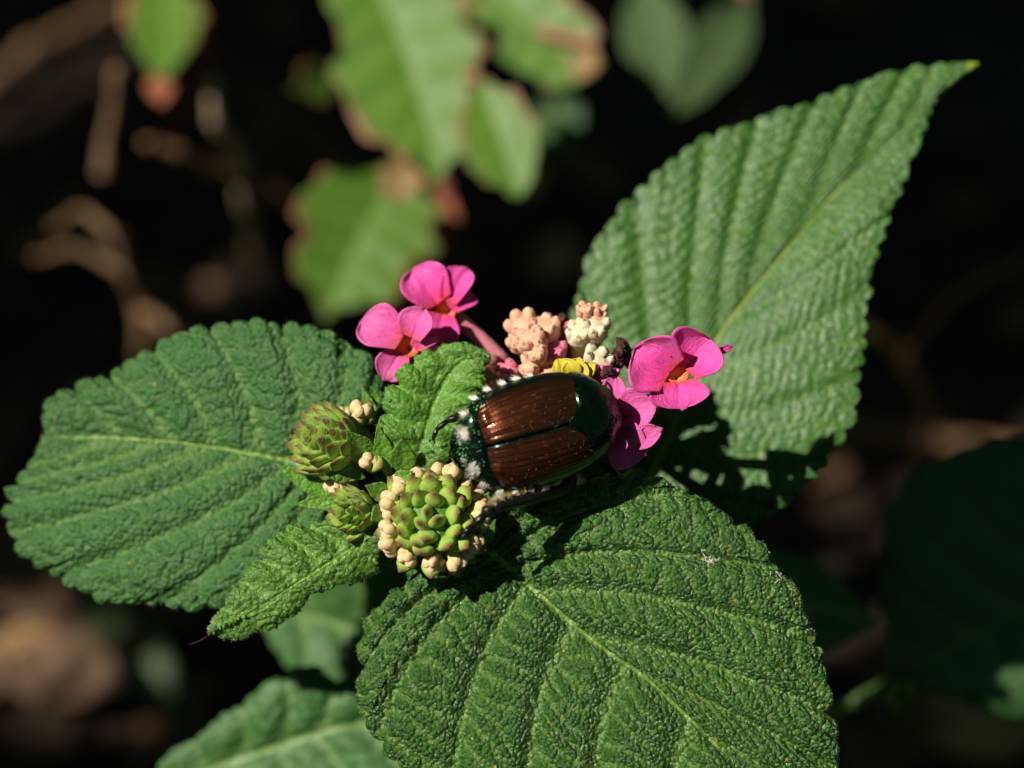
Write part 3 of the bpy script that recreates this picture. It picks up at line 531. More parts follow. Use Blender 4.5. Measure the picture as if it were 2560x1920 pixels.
# body: one continuous surface from tail to head
ring = np.array([[-5.05, .25, -.75, -1.15], [-4.95, .75, -.35, -1.45], [-4.6, 1.3, .22, -1.7], [-4.1, 1.85, .74, -1.8], [-3.5, 2.45, 1.02, -1.9], [-2.8, 2.92, .75, -2.1], [-1.4, 3.12, .55, -2.25], [0, 3.12, .55, -2.3], [1.4, 2.9, .55, -2.3], [2.6, 2.5, .5, -2.2], [3.6, 2.1, .4, -2.1], [4.4, 1.6, .1, -2.1], [4.75, 1.2, -.3, -2.1], [4.95, 1.1, -.8, -2.3], [5.0, 1.0, -1.3, -2.5], [4.95, .7, -1.8, -2.6], [4.85, .1, -2.2, -2.5]])
u = np.linspace(0, len(ring)-1, 90); rg = spline(ring, u); th = np.linspace(0, 2*np.pi, 56, endpoint=False)[None]
mz = (-.25*np.clip(rg[:, 2], -1, 1) + .0)[:, None]*0 + (rg[:, 2]*.35+rg[:, 3]*.25)[:, None]*.6
sup = lambda c, p: np.sign(c)*np.abs(c)**p
zz = np.where(np.sin(th) > 0, mz + (rg[:, 2:3]-mz)*sup(np.sin(th), .85), mz + (mz-rg[:, 3:4])*sup(np.sin(th), .9))
V = BL(rg[:, 0:1]*np.ones_like(th), np.maximum(rg[:, 1:2], .05)*sup(np.cos(th), .85), zz)
body = add('body', V.reshape(-1, 3), gridF(90, 56, True)[:, ::-1], M['shell'], beetle)
def Wd(u): return np.interp(u, [0, .08, .2, .35, .55, .8, 1], [2.35, 2.65, 2.95, 3.12, 3.20, 3.12, 2.86])
def Hd(u): return np.interp(u, [0, .04, .1, .2, .35, .55, .8, 1], [1.02, 1.22, 1.42, 1.66, 1.86, 1.98, 1.94, 1.80])
from math import pi
def smooth1(a, n=9): k = np.ones(n)/n; return np.convolve(np.pad(a, n//2, mode='edge'), k, 'valid')
for sg in (1, -1):
    nu_, nv = 150, 110; u = np.linspace(0, 1, nu_); v = np.linspace(0, 1, nv)[None]
    xr = -3.32 - .30*np.sin(pi*np.clip(v*.9, 0, 1)) + 1.75*v**4.5; xf = 1.75 + 1.0*np.clip(v/.36, 0, 1)**.8 - .55*np.clip((v-.6)/.4, 0, 1)**2.5
    uu = u[:, None]; x = xr*(1-uu) + xf*uu
    ua = np.clip((x+3.4)/6.1, 0, 1); W_ = np.interp(ua, u, smooth1(Wd(u), 15)); H_ = np.interp(ua, u, smooth1(Hd(u), 15))
    y = (.035 + (W_-.035)*np.sin(v*pi/2*.97)**1.0/np.sin(pi/2*.97))
    vn = y/W_; z = H_*(.06 + .94*np.clip(1-vn**2.15, 0, 1)**.66)
    rear = np.exp(-(uu/.045)); z = z + .16*np.exp(-((vn-.60)/.12)**2-((uu-.085)/.05)**2) - .30*rear - .10*np.exp(-(v/.012))
    # rows of fine grooves with punctures
    ph = (v*.98)*11.0; gr = np.abs(ph-np.round(ph)); stria = np.exp(-(gr/.10)**2)*np.clip((vn-.06)/.05, 0, 1)*np.clip((.93-vn)/.06, 0, 1)*np.clip((.97-uu)/.15, 0, 1)*np.clip(uu/.03, 0, 1)
    rib = np.cos(ph*pi)**2
    z = z - .030*stria - .008*stria*np.sin(uu*190+ph*2) + .03*np.exp(-((vn-.28)/.03)**2)*np.clip(uu*8, 0, 1)*np.clip((.9-uu)*6, 0, 1) - .04*np.exp(-(((vn-.5)/.12)**2+((uu-.9)/.05)**2))
    rim = np.maximum.reduce([np.exp(-((vn-.0)/.085)**2), np.clip((vn-.70)/.26, 0, 1)**1.5, np.exp(-(uu/.02)**2)*.8*np.ones_like(v)]) + 0*z
    V = BL(x, sg*y, z); F = gridF(nu_, nv); F = F[:, ::-1] if sg < 0 else F
    add('elytron', V.reshape(-1, 3), F[:, ::-1], M['elytron'], beetle, attrs={'across': vn+sg*3., 'along': uu+0*vn, 'rim': np.clip(rim, 0, 1), 'stria': np.clip(stria, 0, 1)*.9}, solid=.08)
# scutellum, pronotum, head plate
v = np.linspace(-1, 1, 25)[None]; u = np.linspace(0, 1, 20)[:, None]
x = 1.55 + 1.05*u + .0*v; y = .95*v*(u**.75)*np.ones_like(x); z = 1.93 + .05*(1-v**2)*u - .05*u
add('scutellum', BL(x+0*y, y, z+0*y).reshape(-1, 3), gridF(20, 25), M['thorax'], beetle, solid=.15)
nu_, nv = 80, 90; u = np.linspace(0, 1, nu_)[:, None]; v = np.linspace(-1, 1, nv)[None]
xr = 2.42 + .38*np.abs(v)**1.6; xf = 4.95 - .75*np.abs(v)**2.2
x = xr*(1-u) + xf*u; Wp = smooth1(np.interp(np.linspace(0, 1, nu_), [0, .15, .45, .75, 1], [2.62, 2.70, 2.55, 2.1, 1.5]), 21)[:, None]; Hp = np.interp(np.linspace(0, 1, nu_), [0, .06, .3, .6, .85, 1], [1.80, 1.86, 1.86, 1.62, 1.15, .75])[:, None]; Hp = smooth1(Hp[:, 0], 21)[:, None]
y = Wp*np.sin(v*pi/2*.97); z = Hp*(-.12 + 1.12*np.clip(1-np.abs(y/Wp)**2.4, 0, 1)**.62)
z = z - .05*np.exp(-(u/.03)**2) - .04*np.exp(-((np.abs(v)-.55)/.07)**2-((u-.45)/.08)**2)
add('pronotum', BL(x+0*z, y, z).reshape(-1, 3), gridF(nu_, nv), M['thorax'], beetle, solid=.12)
for sg in (1, -1):                              # compound eyes
    th = np.linspace(0, 2*pi, 12, endpoint=False)[None]; ph = np.linspace(.05, pi-.05, 8)[:, None]
    V = BL(4.8+.24*np.sin(ph)*np.cos(th), sg*1.08+.22*np.sin(ph)*np.sin(th), -1.0+.28*np.cos(ph)+0*th)
    add('eye', V.reshape(-1, 3), gridF(8, 12, True), M['leg'], beetle)
    pts = BL(np.array([4.9, 5.3, 5.5, 5.5]), sg*np.array([.9, 1.3, 1.5, 1.4]), np.array([-1.4, -1.5, -1.8, -2.2]))
    V, F = join([tube(pts, [.07, .06, .06, .07], 6, 4)] + [tube([pts[3]+.05*k*by, pts[3]+.05*k*by+.45*bx-.1*k*by], [.06, .09], 6, 3) for k in (-1, 0, 1)]); add('antenna', V, F, M['leg'], beetle)
# white hair tufts
def tuft(x, y, z, outv, back, n, L, wx, wy):
    rn = np.random.default_rng(int(abs(x*100+y*1000))); cx = x + wx*(rn.random(n)-.5); cy = y + wy*(rn.random(n)-.5)
    b0 = BL(cx, cy, z + 0*cx); dr = outv + back*1.25 + .28*rn.normal(size=(n, 3)); V, F = cones(b0, dr, L*(.7+.6*rn.random(n)), .011)
    add('hair_tuft', V, F, M['tuft'], beetle)
for sg in (1, -1):
    for xx, yy, zz_ in ((-2.95, 2.72, .10), (-2.05, 3.0, .02), (-1.1, 3.12, -.02), (-.2, 3.14, -.05), (.65, 3.08, -.1)):
        tuft(xx, sg*yy, zz_+.15, sg*by*.75 + bz*.55, -bx*.75, 55, .46, .36, .12)
    tuft(-4.02, sg*.98, .62, sg*by*.25 + bz*.75, -bx*.8, 130, .62, .42, .72)
    tuft(-3.75, sg*2.0, .35, sg*by*.8 + bz*.5, -bx*.7, 50, .5, .5, .25)
rn = np.random.default_rng(77); n = 130; a_ = rn.random(n)*2*pi; V, F = cones(BL(-4.6+.5*rn.random(n), 1.6*(rn.random(n)*2-1), .15+.2*rn.random(n)), -bx + .5*bz + .4*rn.normal(size=(n, 3)), .3, .012)
tag(add('fine_hair', V, F, M['tuft'], beetle), kind='stuff')
# legs: pixel paths with depth, radii in mm
def leg(path, rad, tarsus_from, claws, spines=0, bristle=0):
    pts = np.array([P(*p) for p in path]); k = tarsus_from; parts = [tube(pts[:k+1], rad[:k+1], 10, 6)]
    ta, tb = pts[k:], rad[k:]
    for i in range(len(ta)-1):                 # beaded foot segments
        for s in range(1):
            a, c_ = ta[i], ta[i+1]; parts.append(tube([a, .6*c_+.4*a, c_], [tb[i]*.86, tb[i]*1.06, tb[i+1]*.95], 8))
    e = pts[-1]; dr = nrm(pts[-1]-pts[-2]); sd = nrm(np.cross(dr, FW))
    for q in (-1, 1): parts.append(tube([e, e+dr*.22+sd*q*.16, e+dr*.34+sd*q*.12+FW*.14], [.06, .045, .012], 6, 3))
    V, F = join(parts); o = add('leg', V, F, M['leg'], beetle, pts[0])
    rn = np.random.default_rng(int(path[0][0]))
    if spines:
        i = rn.integers(1, k+1, spines); f = rn.random((spines, 1)); b0 = pts[i-1]*(1-f)+pts[i]*f; dr = nrm(pts[i]-pts[i-1])
        dv = .6*dr + .9*rn.normal(size=(spines, 3)); V, F = cones(b0, dv, .35+.25*rn.random(spines), .03); add('spines', V, F, M['leg'], o, pts[0])
    if bristle:
        f = rn.random((bristle, 1)); b0 = pts[k-1]*(1-f)+pts[k]*f - FW*.2; V, F = cones(b0, cv(-.55, .62, -.45)+.22*rn.normal(size=(bristle, 3)), .6+.4*rn.random(bristle), .018); add('bristles', V, F, M['amber'], o, pts[0])
    return o
leg([(1425, 1160, .0), (1415, 1218, -.2), (1335, 1240, -2.4), (1230, 1268, -3.9), (1210, 1288, -4.0), (1186, 1312, -3.8), (1160, 1332, -4.1)], [.42, .50, .46, .40, .25, .20, .15], 3, 2, 90, 90)
leg([(1255, 1030, .6), (1220, 1000, .2), (1185, 1022, -.9), (1152, 1040, -1.3), (1118, 1052, -1.4), (1092, 1074, -1.3), (1083, 1097, -1.0)], [.4, .38, .30, .24, .17, .14, .10], 3, 2, 30)
leg([(1300, 1130, 1.2), (1230, 1168, 1.4), (1180, 1168, .2), (1150, 1176, -.4), (1128, 1192, -.8), (1112, 1205, -1.6)], [.4, .36, .26, .16, .12, .09], 3, 2, 14)
leg([(1440, 1120, .6), (1488, 1122, .4), (1510, 1152, .6), (1530, 1178, 1.2), (1552, 1202, 1.2), (1576, 1226, 1.1)], [.4, .38, .30, .24, .18, .13], 3, 2, 40)
leg([(1480, 1010, 1.2), (1515, 962, 1.2), (1538, 985, .9), (1549, 1018, .8), (1546, 1048, 1.0), (1538, 1066, 1.4)], [.36, .28, .16, .13, .10, .08], 3, 2, 8)
leg([(1420, 985, 1.6), (1452, 940, 2.2), (1478, 925, 2.6), (1500, 905, 2.0), (1516, 890, 1.9)], [.36, .28, .2, .12, .09], 3, 2, 6)
# pollen grains dusted over the back
rn = np.random.default_rng(5); n = 420; xx = rn.uniform(-3.0, 4.6, n); yy = rn.uniform(-2.5, 2.5, n); hz = np.interp(xx, [-3.3, -2.8, -2, -1, 0, 1.5, 2.7, 4, 4.7], [1.25, 1.5, 1.78, 1.92, 1.98, 1.94, 1.86, 1.6, 1.2]); wz = np.interp(xx, [-3.3, -2, 0, 2.5, 4, 4.7], [2.6, 2.9, 3.05, 2.8, 2.3, 1.7])
zz_ = hz*(.08+.92*np.clip(1-np.abs(yy/wz)**2.5, 0, 1)**.7); keep = np.abs(yy) < wz*.9; b0 = BL(xx, yy, zz_)[keep]; r = .008+.016*rn.random(keep.sum())**3
oc = np.array([[1, 0, 0], [-1, 0, 0], [0, 1, 0], [0, -1, 0], [0, 0, 1], [0, 0, -1.]]); V = (b0[:, None] + r[:, None, None]*oc[None]).reshape(-1, 3)
F = (np.arange(len(b0))[:, None, None]*6 + np.array([[0, 2, 4], [2, 1, 4], [1, 3, 4], [3, 0, 4], [2, 0, 5], [1, 2, 5], [3, 1, 5], [0, 3, 5]])[None]).reshape(-1, 3)
tag(add('pollen', V, F, M['pollen'], beetle), kind='stuff')
LIT.extend(BL(np.array([-4.5, -3, -1, 1, 3, 5, 0, 0, -2, 2]), np.array([0, 1, 2, -1, 1, 0, 3, -3, -2.5, 2.4]), np.full(10, 1.)).tolist())

# ---- small things lying on the leaves
for i, (x, y, s, lab) in enumerate([(1940, 1466, 26, 'larger wisp of white fluff on the toothed edge of the big leaf'), (1772, 1405, 15, 'smaller wisp of white fluff in the middle of the big leaf')]):
    c0 = P(x, y, front_depth(x, y)-.62); rn = np.random.default_rng(i+3); parts = []
    for k in range(60):
        a = c0 + cv(*(rn.normal(size=2)*s/PXMM*.55), rn.normal()*.12); dr = cv(*rn.normal(size=2), .25*rn.normal())*s/PXMM*.42
        parts.append(tube([a, a+dr*.5+cv(0, 0, -.12), a+dr], [.014, .018, .010], 5, 2))
    V, F = join(parts); tag(add('fluff_wisp', V, F, M['fluff']), lab, 'fluff')
c0 = P(1700, 1566, front_depth(1700, 1566)-.68); th = np.linspace(0, 2*pi, 10, endpoint=False)[None]; ph = np.linspace(.05, pi-.05, 7)[:, None]; rr = .24*(.7+.6*noise(th*1.5, ph*2))
V = c0 + (rr*np.sin(ph)*np.cos(th))[..., None]*RT + (rr*1.2*np.sin(ph)*np.sin(th))[..., None]*UP + (rr*np.cos(ph))[..., None]*FW
tag(add('orange_crumb', V.reshape(-1, 3), gridF(7, 10, True), M['grain']), 'tiny orange crumb lying on the big wrinkled leaf', 'crumb')
c0 = P(528, 1582, -1.6); V, F = tube([c0, P(510, 1596, -1.8), P(490, 1606, -1.6), P(470, 1611, -1.4)], [.035, .03, .028, .015], 5, 5); add('stray_hair', V, F, M['withered'], plant)

# ================================================================== BACKGROUND PLANTS
sf = G(1050, 700); sf = np.array([sf[0], sf[1], -3.])
shrub = empty('shrub', (sf[0], sf[1], 0)); tag(shrub, 'low shrub behind with broad green leaves withered reddish brown along their edges', 'shrub')
top = P(1110, 60, 78); V, F = tube([top, P(1130, 260, 80), P(1100, 560, 88), sf*.45+P(1100, 560, 88)*.55, sf], [.8, .95, 1.1, 1.4, 1.8], 10, 6); add('stem', V, F, M['red_stem'], shrub)
def shrub_leaf(b0, t0, wd, at=None, m='shrub_leaf', par=None, **kw):
    kw.setdefault('nr', 60); kw.setdefault('nc', 40); kw.setdefault('teeth', (5, 2)); kw.setdefault('bulge', .35); kw.setdefault('fine', .05); kw.setdefault('vw', 8)
    o = blade('leaf', b0, t0, wd, M[m], par or shrub, veins=(1.2, 2.0, 2.8, 3.6, 4.3), **kw)
    if at is not None: petiole(P(*b0), at, .5, .6, np.zeros(3), 'red_stem', par or shrub)
    return o
shrub_leaf((880, -170, 76), (1105, 455, 66), 350, P(1105, 10, 78), cup=2, shape=(.75, 1, .95, .7), ragged=90, seed=3, bend=-.03)
shrub_leaf((1030, 390, 80), (812, 805, 74), 330, P(1110, 480, 85), cup=2, shape=(.8, 1, .9, .55), ragged=90, seed=5, bend=.05)
shrub_leaf((1195, 195, 62), (1300, 492, 58), 190, P(1122, 200, 79.6), cup=2, shape=(.8, 1, .95, .7), ragged=30, seed=7)
shrub_leaf((1150, -120, 78), (1500, 195, 72), 250, P(1108, 20, 78), cup=2, shape=(.7, 1, .95, .7), ragged=30, seed=9, bend=.03)
shrub_leaf((850, 180, 86), (738, 225, 80), 120, P(1108, 180, 79), cup=2, ragged=20, seed=11)
shrub_leaf((1135, 170, 74), (1152, 300, 72), 62, P(1120, 160, 79), m='rust_leaf', seed=13, cup=1)
shrub_leaf((1120, 470, 82), (1085, 625, 80), 90, P(1118, 480, 85), m='rust_leaf', seed=14, cup=1)
shrub_leaf((1010, 395, 64), (1000, 505, 65), 125, P(1112, 420, 83), m='tan_leaf', seed=15, cup=2, ragged=30)
shrub_leaf((1490, 110, 70), (1430, 200, 70), 72, P(1350, 80, 74.3), m='tan_leaf', seed=16, cup=1)
shrub_leaf((1370, 425, 76), (1290, 500, 76), 66, P(1260, 400, 79), m='tan_leaf', seed=17, cup=1)
sap = empty('seedling', G(420, 330)*np.array([1, 1, 0])); tag(sap, 'single hanging leaf, green with one orange withered side, on a thin stalk', 'plant')
stp = P(415, -60, 92); f0 = ORG[sap.name]; V, F = tube([stp, P(455, -40, 100), .5*P(480, 60, 130)+.5*f0+np.array([6, 0, 10.]), f0 - np.array([0, 0, 3])], [.5, .5, .7, .9], 8, 6); add('stem', V, F, M['red_stem'], sap)
shrub_leaf((415, -60, 92), (402, 200, 84), 195, None, par=sap, cup=2, shape=(.9, 1, .75, .4), ragged=20, seed=21)
shrub_leaf((395, 170, 86), (405, 262, 84), 66, None, m='rust_leaf', par=sap, cup=1, seed=22)
pale = empty('broad_leaved_weed', G(1700, 250)*np.array([1, 1, 0])); tag(pale, 'grey green weed with a pair of blurred pointed leaves beside the shrub', 'weed')
f0 = ORG[pale.name]; pt = P(1700, -110, 98); V, F = tube([pt, .6*pt+.4*f0+np.array([5, 8, 12.]), f0-np.array([0, 0, 3])], [.6, .8, 1.1], 8, 6); add('stem', V, F, M['stem'], pale)
shrub_leaf((1880, -10, 94), (1682, 290, 82), 150, pt, m='grey_leaf', par=pale, seed=31, cup=2, shape=(.8, 1, .8, .5))
shrub_leaf((1600, -60, 96), (1690, 286, 84), 170, pt, m='grey_leaf', par=pale, seed=32, cup=2, shape=(.8, 1, .8, .5))
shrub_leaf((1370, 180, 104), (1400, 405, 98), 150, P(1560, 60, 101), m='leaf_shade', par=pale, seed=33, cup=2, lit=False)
bud2 = empty('young_shoot', G(2250, 1760)*np.array([1, 1, 0])); tag(bud2, 'short pale shoot with two small sunlit leaflets below the dark leaf', 'shoot')
f0 = ORG[bud2.name]; V, F = tube([P(2262, 1690, 30), P(2265, 1740, 32), .5*P(2265, 1740, 32)+.5*f0, f0-np.array([0, 0, 3])], [.5, .6, .8, 1.0], 8, 6); add('stem', V, F, M['stem'], bud2)
shrub_leaf((2255, 1700, 29.5), (2225, 1590, 28.5), 60, None, m='grey_leaf', par=bud2, seed=35, cup=1, lit=False); shrub_leaf((2270, 1700, 29.5), (2305, 1590, 28.5), 66, None, m='grey_leaf', par=bud2, seed=36, cup=1)

# ================================================================== TWIGS AND LITTER ON THE SOIL
def twig(pts, r, lab, m='twig', lit=0, seed=0, world=False):
    q = np.array(pts if world else [P(*p) for p in pts]); u = np.linspace(0, len(q)-1, 24); c = spline(q, u); rn = np.random.default_rng(seed)
    c = c + .35*r*np.cumsum(rn.normal(size=c.shape), 0)*.5
    rad = r*(1-.35*np.linspace(0, 1, 24))*(1+.18*rn.normal(size=24)); V, F = tube(c, rad, 9)
    if lit: LIT.extend(c[::4].tolist())
    return tag(add('twig', V, F, M[m]), lab, 'twig')
def gt(a, b, h=2.0, n=4): A, B = G(*a, h), G(*b, h); return [A*(1-f)+B*f + np.array([0, 0, .6*math.sin(5*f)]) for f in np.linspace(0, 1, n)]
twig(gt((-60, 250), (360, -40), 6), 2.0, 'thick brown twig lying across the soil beyond the withered hanging leaf', lit=1, seed=1, world=True)
def dead_weed(lab, foot_px, parts_):
    f0 = G(*foot_px); f0 = np.array([f0[0], f0[1], 0]); e = empty('dead_weed', f0); tag(e, lab, 'dead stalk')
    for k, (path, r, m, lit) in enumerate(parts_):
        q = np.array([f0 - np.array([0, 0, 4.]) if p is None else P(*p) for p in path]); u = np.linspace(0, len(q)-1, 26); c = spline(q, u); rn = np.random.default_rng(k+int(foot_px[0]))
        c = c + .16*r*np.cumsum(rn.normal(size=c.shape), 0); rad = r*(1-.3*np.linspace(0, 1, 26))*(1+.14*rn.normal(size=26)); V, F = tube(c, rad, 9); add('stalk' if k == 0 else 'branch', V, F, M[m], e)
        if lit: LIT.extend(np.vstack([c[::3] + o_ for o_ in (0, cv(2.5, 0, 0), cv(-2.5, 0, 0), cv(0, 2.5, 0), cv(0, -2.5, 0))]).tolist())
    return e
dead_weed('dry branching stalk with a pale weathered crooked tip standing in the dark', (650, 700), [([None, (615, 540, 130), (600, 455, 110), (578, 385, 104), (545, 315, 98), (528, 222, 92)], 1.0, 'pale_twig', 1), ([(604, 462, 111), (480, 415, 104), (335, 362, 98)], .95, 'twig', 0), ([(262, 440, 100), (300, 330, 98), (335, 170, 92)], .95, 'twig', 1), ([(600, 455, 110), (760, 530, 118), (960, 640, 126)], .7, 'twig', 0)])
dead_weed('tan forked dry stalk rising from the soil above the left leaf', (370, 1010), [([None, (350, 900, 128), (345, 780, 118), (320, 690, 112), (285, 590, 106)], 1.0, 'twig', 1), ([(345, 780, 118), (395, 800, 116), (440, 850, 114)], .8, 'twig', 1), ([(320, 690, 112), (180, 620, 112), (60, 640, 112)], .6, 'twig', 0), ([(285, 590, 106), (200, 520, 108), (110, 560, 110)], .55, 'twig', 0)])
dead_weed('slender dark dry stalk reaching out beyond the pointed leaf', (2300, 1150), [([None, (2330, 1060, 120), (2250, 900, 112), (2080, 780, 104)], .8, 'twig', 0), ([(2250, 900, 112), (2420, 720, 106), (2600, 640, 100)], .6, 'twig', 0)])
twig(gt((50, 630), (250, 460), 3), 1.7, 'thin dark twig lying alone on black soil', seed=7, world=True)
twig(gt((1850, 1075), (2600, 1110), 5), 1.7, 'straight tan stick on the ground behind the large shaded leaf', lit=0, seed=9, world=True)
twig(gt((600, 440), (1000, 660), 3), 1.6, 'dark twig running under the withered shrub leaves', seed=12, world=True)
def fallen(px, py, ang, L, Wm, m='litter_leaf', lab=None, group=None, h=2.5, lit=0, seed=0, curl=1.5):
    c0 = G(px, py); c0 = np.array([c0[0], c0[1], max(soil_h(c0[0], c0[1]), 0)+.4]); rn = np.random.default_rng(seed)
    u = np.linspace(0, 1, 18)[:, None]; v = np.linspace(-1, 1, 13)[None]; pr = np.sin(pi*np.clip(u, .01, .99)**.8)**.75
    x = L*(u-.5) + 0*v; y = Wm/2*pr*v*(1+.25*(noise(u*4+seed, v+seed)-.5)); z = curl*(v**2)*pr + h*(u-.5)**2*2 + 1.6*(noise(u*3+seed, v*2+seed)-.5) + .8
    ca, sa = math.cos(ang), math.sin(ang); tl = rn.normal()*.18
    z = z - z.min() + .0 + (x*tl - (x*tl).min())
    W = c0 + np.stack([x*ca-y*sa, x*sa+y*ca, z], -1)
    vein = np.exp(-(v/.08)**2)*np.ones_like(u)
    if lit: LIT.extend(W[::6, ::6].reshape(-1, 3).tolist())
    return tag(add('fallen_leaf', W.reshape(-1, 3), gridF(18, 13), M[m], attrs={'vein': vein*.7, 'rim': np.abs(v)*np.ones_like(u), 'along': u*np.ones_like(v)}, solid=.25), lab, 'dead leaf', group)
fallen(70, 1470, -.75, 34, 13, 'litter_leaf', 'long brown dead leaf on the soil below the left leaf', lit=0, seed=1)
fallen(60, 1640, .6, 13, 8, 'tan_leaf', 'small ochre dead leaf beside the long brown one', lit=1, seed=2)
fallen(190, 1740, -.6, 22, 12, 'litter_leaf', 'curled brown dead leaf between the ochre leaf and the lower green leaf', lit=1, seed=3)
fallen(2480, 1835, .5, 22, 13, 'tan_leaf', 'yellowish tan dead leaf on the soil under the dark leaf', lit=0, seed=4)
fallen(2340, 1800, 1.2, 14, 8, 'tan_leaf', 'narrow pinkish tan dead leaf beside the yellowish one', lit=0, seed=5)
fallen(2250, 1885, .3, 13, 10, 'litter_leaf', 'small round brown dead leaf at the foot of the pale shoot', lit=0, seed=6)
fallen(1390, 660, 1.4, 15, 9, 'tan_leaf', 'lone tan dead leaf behind the peach flower buds', lit=0, seed=7)
fallen(2040, 1110, .1, 20, 9, 'litter_leaf', 'brown dead leaf under the straight tan stick', lit=0, seed=8)
fallen(360, 1690, -.9, 30, 8, 'grey_leaf', 'dull green fallen leaf lying among the brown ones', seed=9)
rn = np.random.default_rng(21); k = 0
for i in range(70):
    x, y = rn.uniform(-100, 2660), rn.uniform(-60, 1980)
    if 700 < x < 2000 and y > 700: continue
    fallen(x, y, rn.uniform(0, 6), rn.uniform(10, 26), rn.uniform(6, 12), 'litter_leaf', 'brown dead leaf in the litter that covers the soil', 'dead leaves strewn over the soil', seed=60+i); k += 1
# crumbs of soil and chaff
n = 2600; cx, cy = rn.uniform(-190, 190, n), rn.uniform(-20, 330, n); s = .5+1.7*rn.random(n)**2; b0 = np.stack([cx, cy, soil_h(cx, cy)+.2*s], -1)
V = (b0[:, None] + s[:, None, None]*(oc[None]*(.6+.7*rn.random((n, 6, 1))))).reshape(-1, 3)
F = (np.arange(n)[:, None, None]*6 + np.array([[0, 2, 4], [2, 1, 4], [1, 3, 4], [3, 0, 4], [2, 0, 5], [1, 2, 5], [3, 1, 5], [0, 3, 5]])[None]).reshape(-1, 3)
M['crumb'] = plain('soil crumbs', (.012, .009, .006), (.05, .034, .02), .95, .2, 90)
tag(add('soil_crumbs', V, F, M['crumb'], None, np.zeros(3), smooth=False), 'loose dark crumbs of soil and chaff covering the ground', 'soil', kind='stuff')

# ================================================================== ADDED LEAF BLOCKER OVERHEAD (out of the picture, keeps sun and sky off the background)
bf = np.array([-430., -330., 0]); blocker = empty('shade_blocker', bf); tag(blocker, 'added unseen bush overhead whose shade falls on the soil', 'blocker')
Lt = np.array(LIT); e1 = nrm(np.cross(SUNW, [0, 0, 1])); e2 = np.cross(SUNW, e1); lp = np.stack([Lt@e1, Lt@e2], -1)
def clear(pts, r): q = np.stack([pts@e1, pts@e2], -1); return np.sqrt(((q[:, None]-lp[None, ::4])**2).sum(-1)).min() > r
fork = bf + np.array([60, 90, 480.]); parts = [tube([bf-np.array([0, 0, 10]), bf+np.array([15, 20, 250]), fork, fork+np.array([20, 40, 120.])], [16, 14, 11, 6], 12, 6)]
for gx_, gy_ in [(x_, y_) for x_ in range(-300, 340, 90) for y_ in range(-140, 520, 90)]:
    e = np.array([gx_, gy_, 0.]) - SUNW*660; mid = .5*(fork+e) + np.array([0, 0, 60.]); c_ = spline(np.array([fork, mid, e]), np.linspace(0, 2, 30))
    if clear(c_, 9): parts.append(tube(c_, np.linspace(5, 1.2, 30), 6))
V, F = join(parts)
add('blocker_trunk', V, F, M['bark'], blocker)  # made-up limbs carrying the unseen leaves that block the light
lq = np.unique(np.round(lp/1.0), axis=0)*1.0
def tier(n, h0, h1, smin, smax, margin, dmax, x0, x1, y0, y1, rn):
    tx, ty = rn.uniform(x0, x1, n), rn.uniform(y0, y1, n); Q = np.stack([tx, ty, np.zeros(n)], -1) - SUNW[None]*rn.uniform(h0, h1, n)[:, None]; qp = np.stack([Q@e1, Q@e2], -1); dm = np.full(n, 1e9)
    for k in range(0, len(lq), 300): dm = np.minimum(dm, ((qp[:, None, 0]-lq[None, k:k+300, 0])**2 + (qp[:, None, 1]-lq[None, k:k+300, 1])**2).min(1))
    dm = np.sqrt(dm); size = np.minimum(rn.uniform(smin, smax, n), dm-margin); keep = (size > smin*.48) & (dm < dmax); return Q[keep], size[keep]
rn = np.random.default_rng(31)
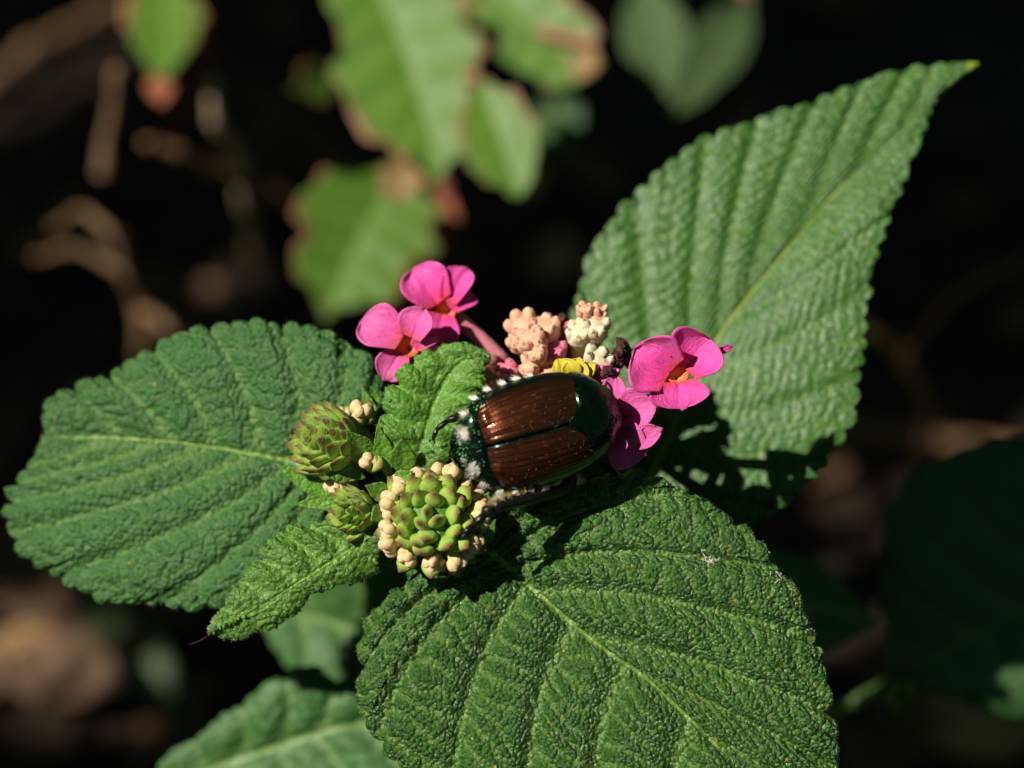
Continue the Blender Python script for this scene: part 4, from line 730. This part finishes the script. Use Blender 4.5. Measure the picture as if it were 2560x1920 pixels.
Qa, sa_ = tier(36000, 540, 800, 5, 12, 2.6, 1e9, -330, 330, -160, 520, rn); Qb, sb_ = tier(38000, 330, 400, 3.2, 5, 1.3, 14, -60, 230, -60, 260, rn)
# added dome of leaves about a metre away to cut skylight, open towards the sun
nd = 9000; ph_ = rn.random(nd)*2*pi; se = rn.uniform(.12, 1, nd); ce = np.sqrt(1-se*se); Qc = np.stack([ce*np.cos(ph_), ce*np.sin(ph_), se], -1)*rn.uniform(850, 1150, nd)[:, None] + np.array([0, 60, 0])
qp = np.stack([Qc@e1, Qc@e2], -1); dm = np.full(nd, 1e9)
for k in range(0, len(lq), 300): dm = np.minimum(dm, ((qp[:, None, 0]-lq[None, k:k+300, 0])**2 + (qp[:, None, 1]-lq[None, k:k+300, 1])**2).min(1))
sc_ = np.minimum(rn.uniform(22, 36, nd), np.sqrt(dm)-6); kc = sc_ > 12; kc |= (Qc@SUNW) > 0; sc_ = np.where((Qc@SUNW) > 0, 28, sc_)
Q, size = np.vstack([Qa, Qb, Qc[kc]]), np.concatenate([sa_, sb_, sc_[kc]]); n = len(Q); inw = np.concatenate([np.tile(-SUNW, (len(Qa)+len(Qb), 1)), nrm(Qc[kc])])
ax = nrm(rn.normal(size=(n, 3))*np.array([1, 1, .5])); nn = nrm(inw + .5*rn.normal(size=(n, 3))); ax = nrm(ax - nn*(ax*nn).sum(-1, keepdims=True)); sd = np.cross(nn, ax)
out = np.array([[-1, 0, 0], [-.45, .42, .05], [.25, .45, .08], [1, 0, -.1], [.25, -.45, .08], [-.45, -.42, .05]])
V = (Q[:, None] + size[:, None, None]*(out[None, :, 0:1]*ax[:, None] + out[None, :, 1:2]*sd[:, None] + out[None, :, 2:3]*nn[:, None])).reshape(-1, 3)
F = (np.arange(n)[:, None, None]*6 + np.array([[0, 1, 5, 5], [1, 2, 4, 5], [2, 3, 4, 4]])[None]).reshape(-1, 4)
F = [list(dict.fromkeys(f)) for f in F.tolist()]
tag(add('leaves', V, F, M['shrub_leaf'], blocker, bf, {'vein': np.zeros(len(V)), 'rim': np.zeros(len(V))}), kind='stuff')  # unseen leaves added only to shape the sunlight and skylight
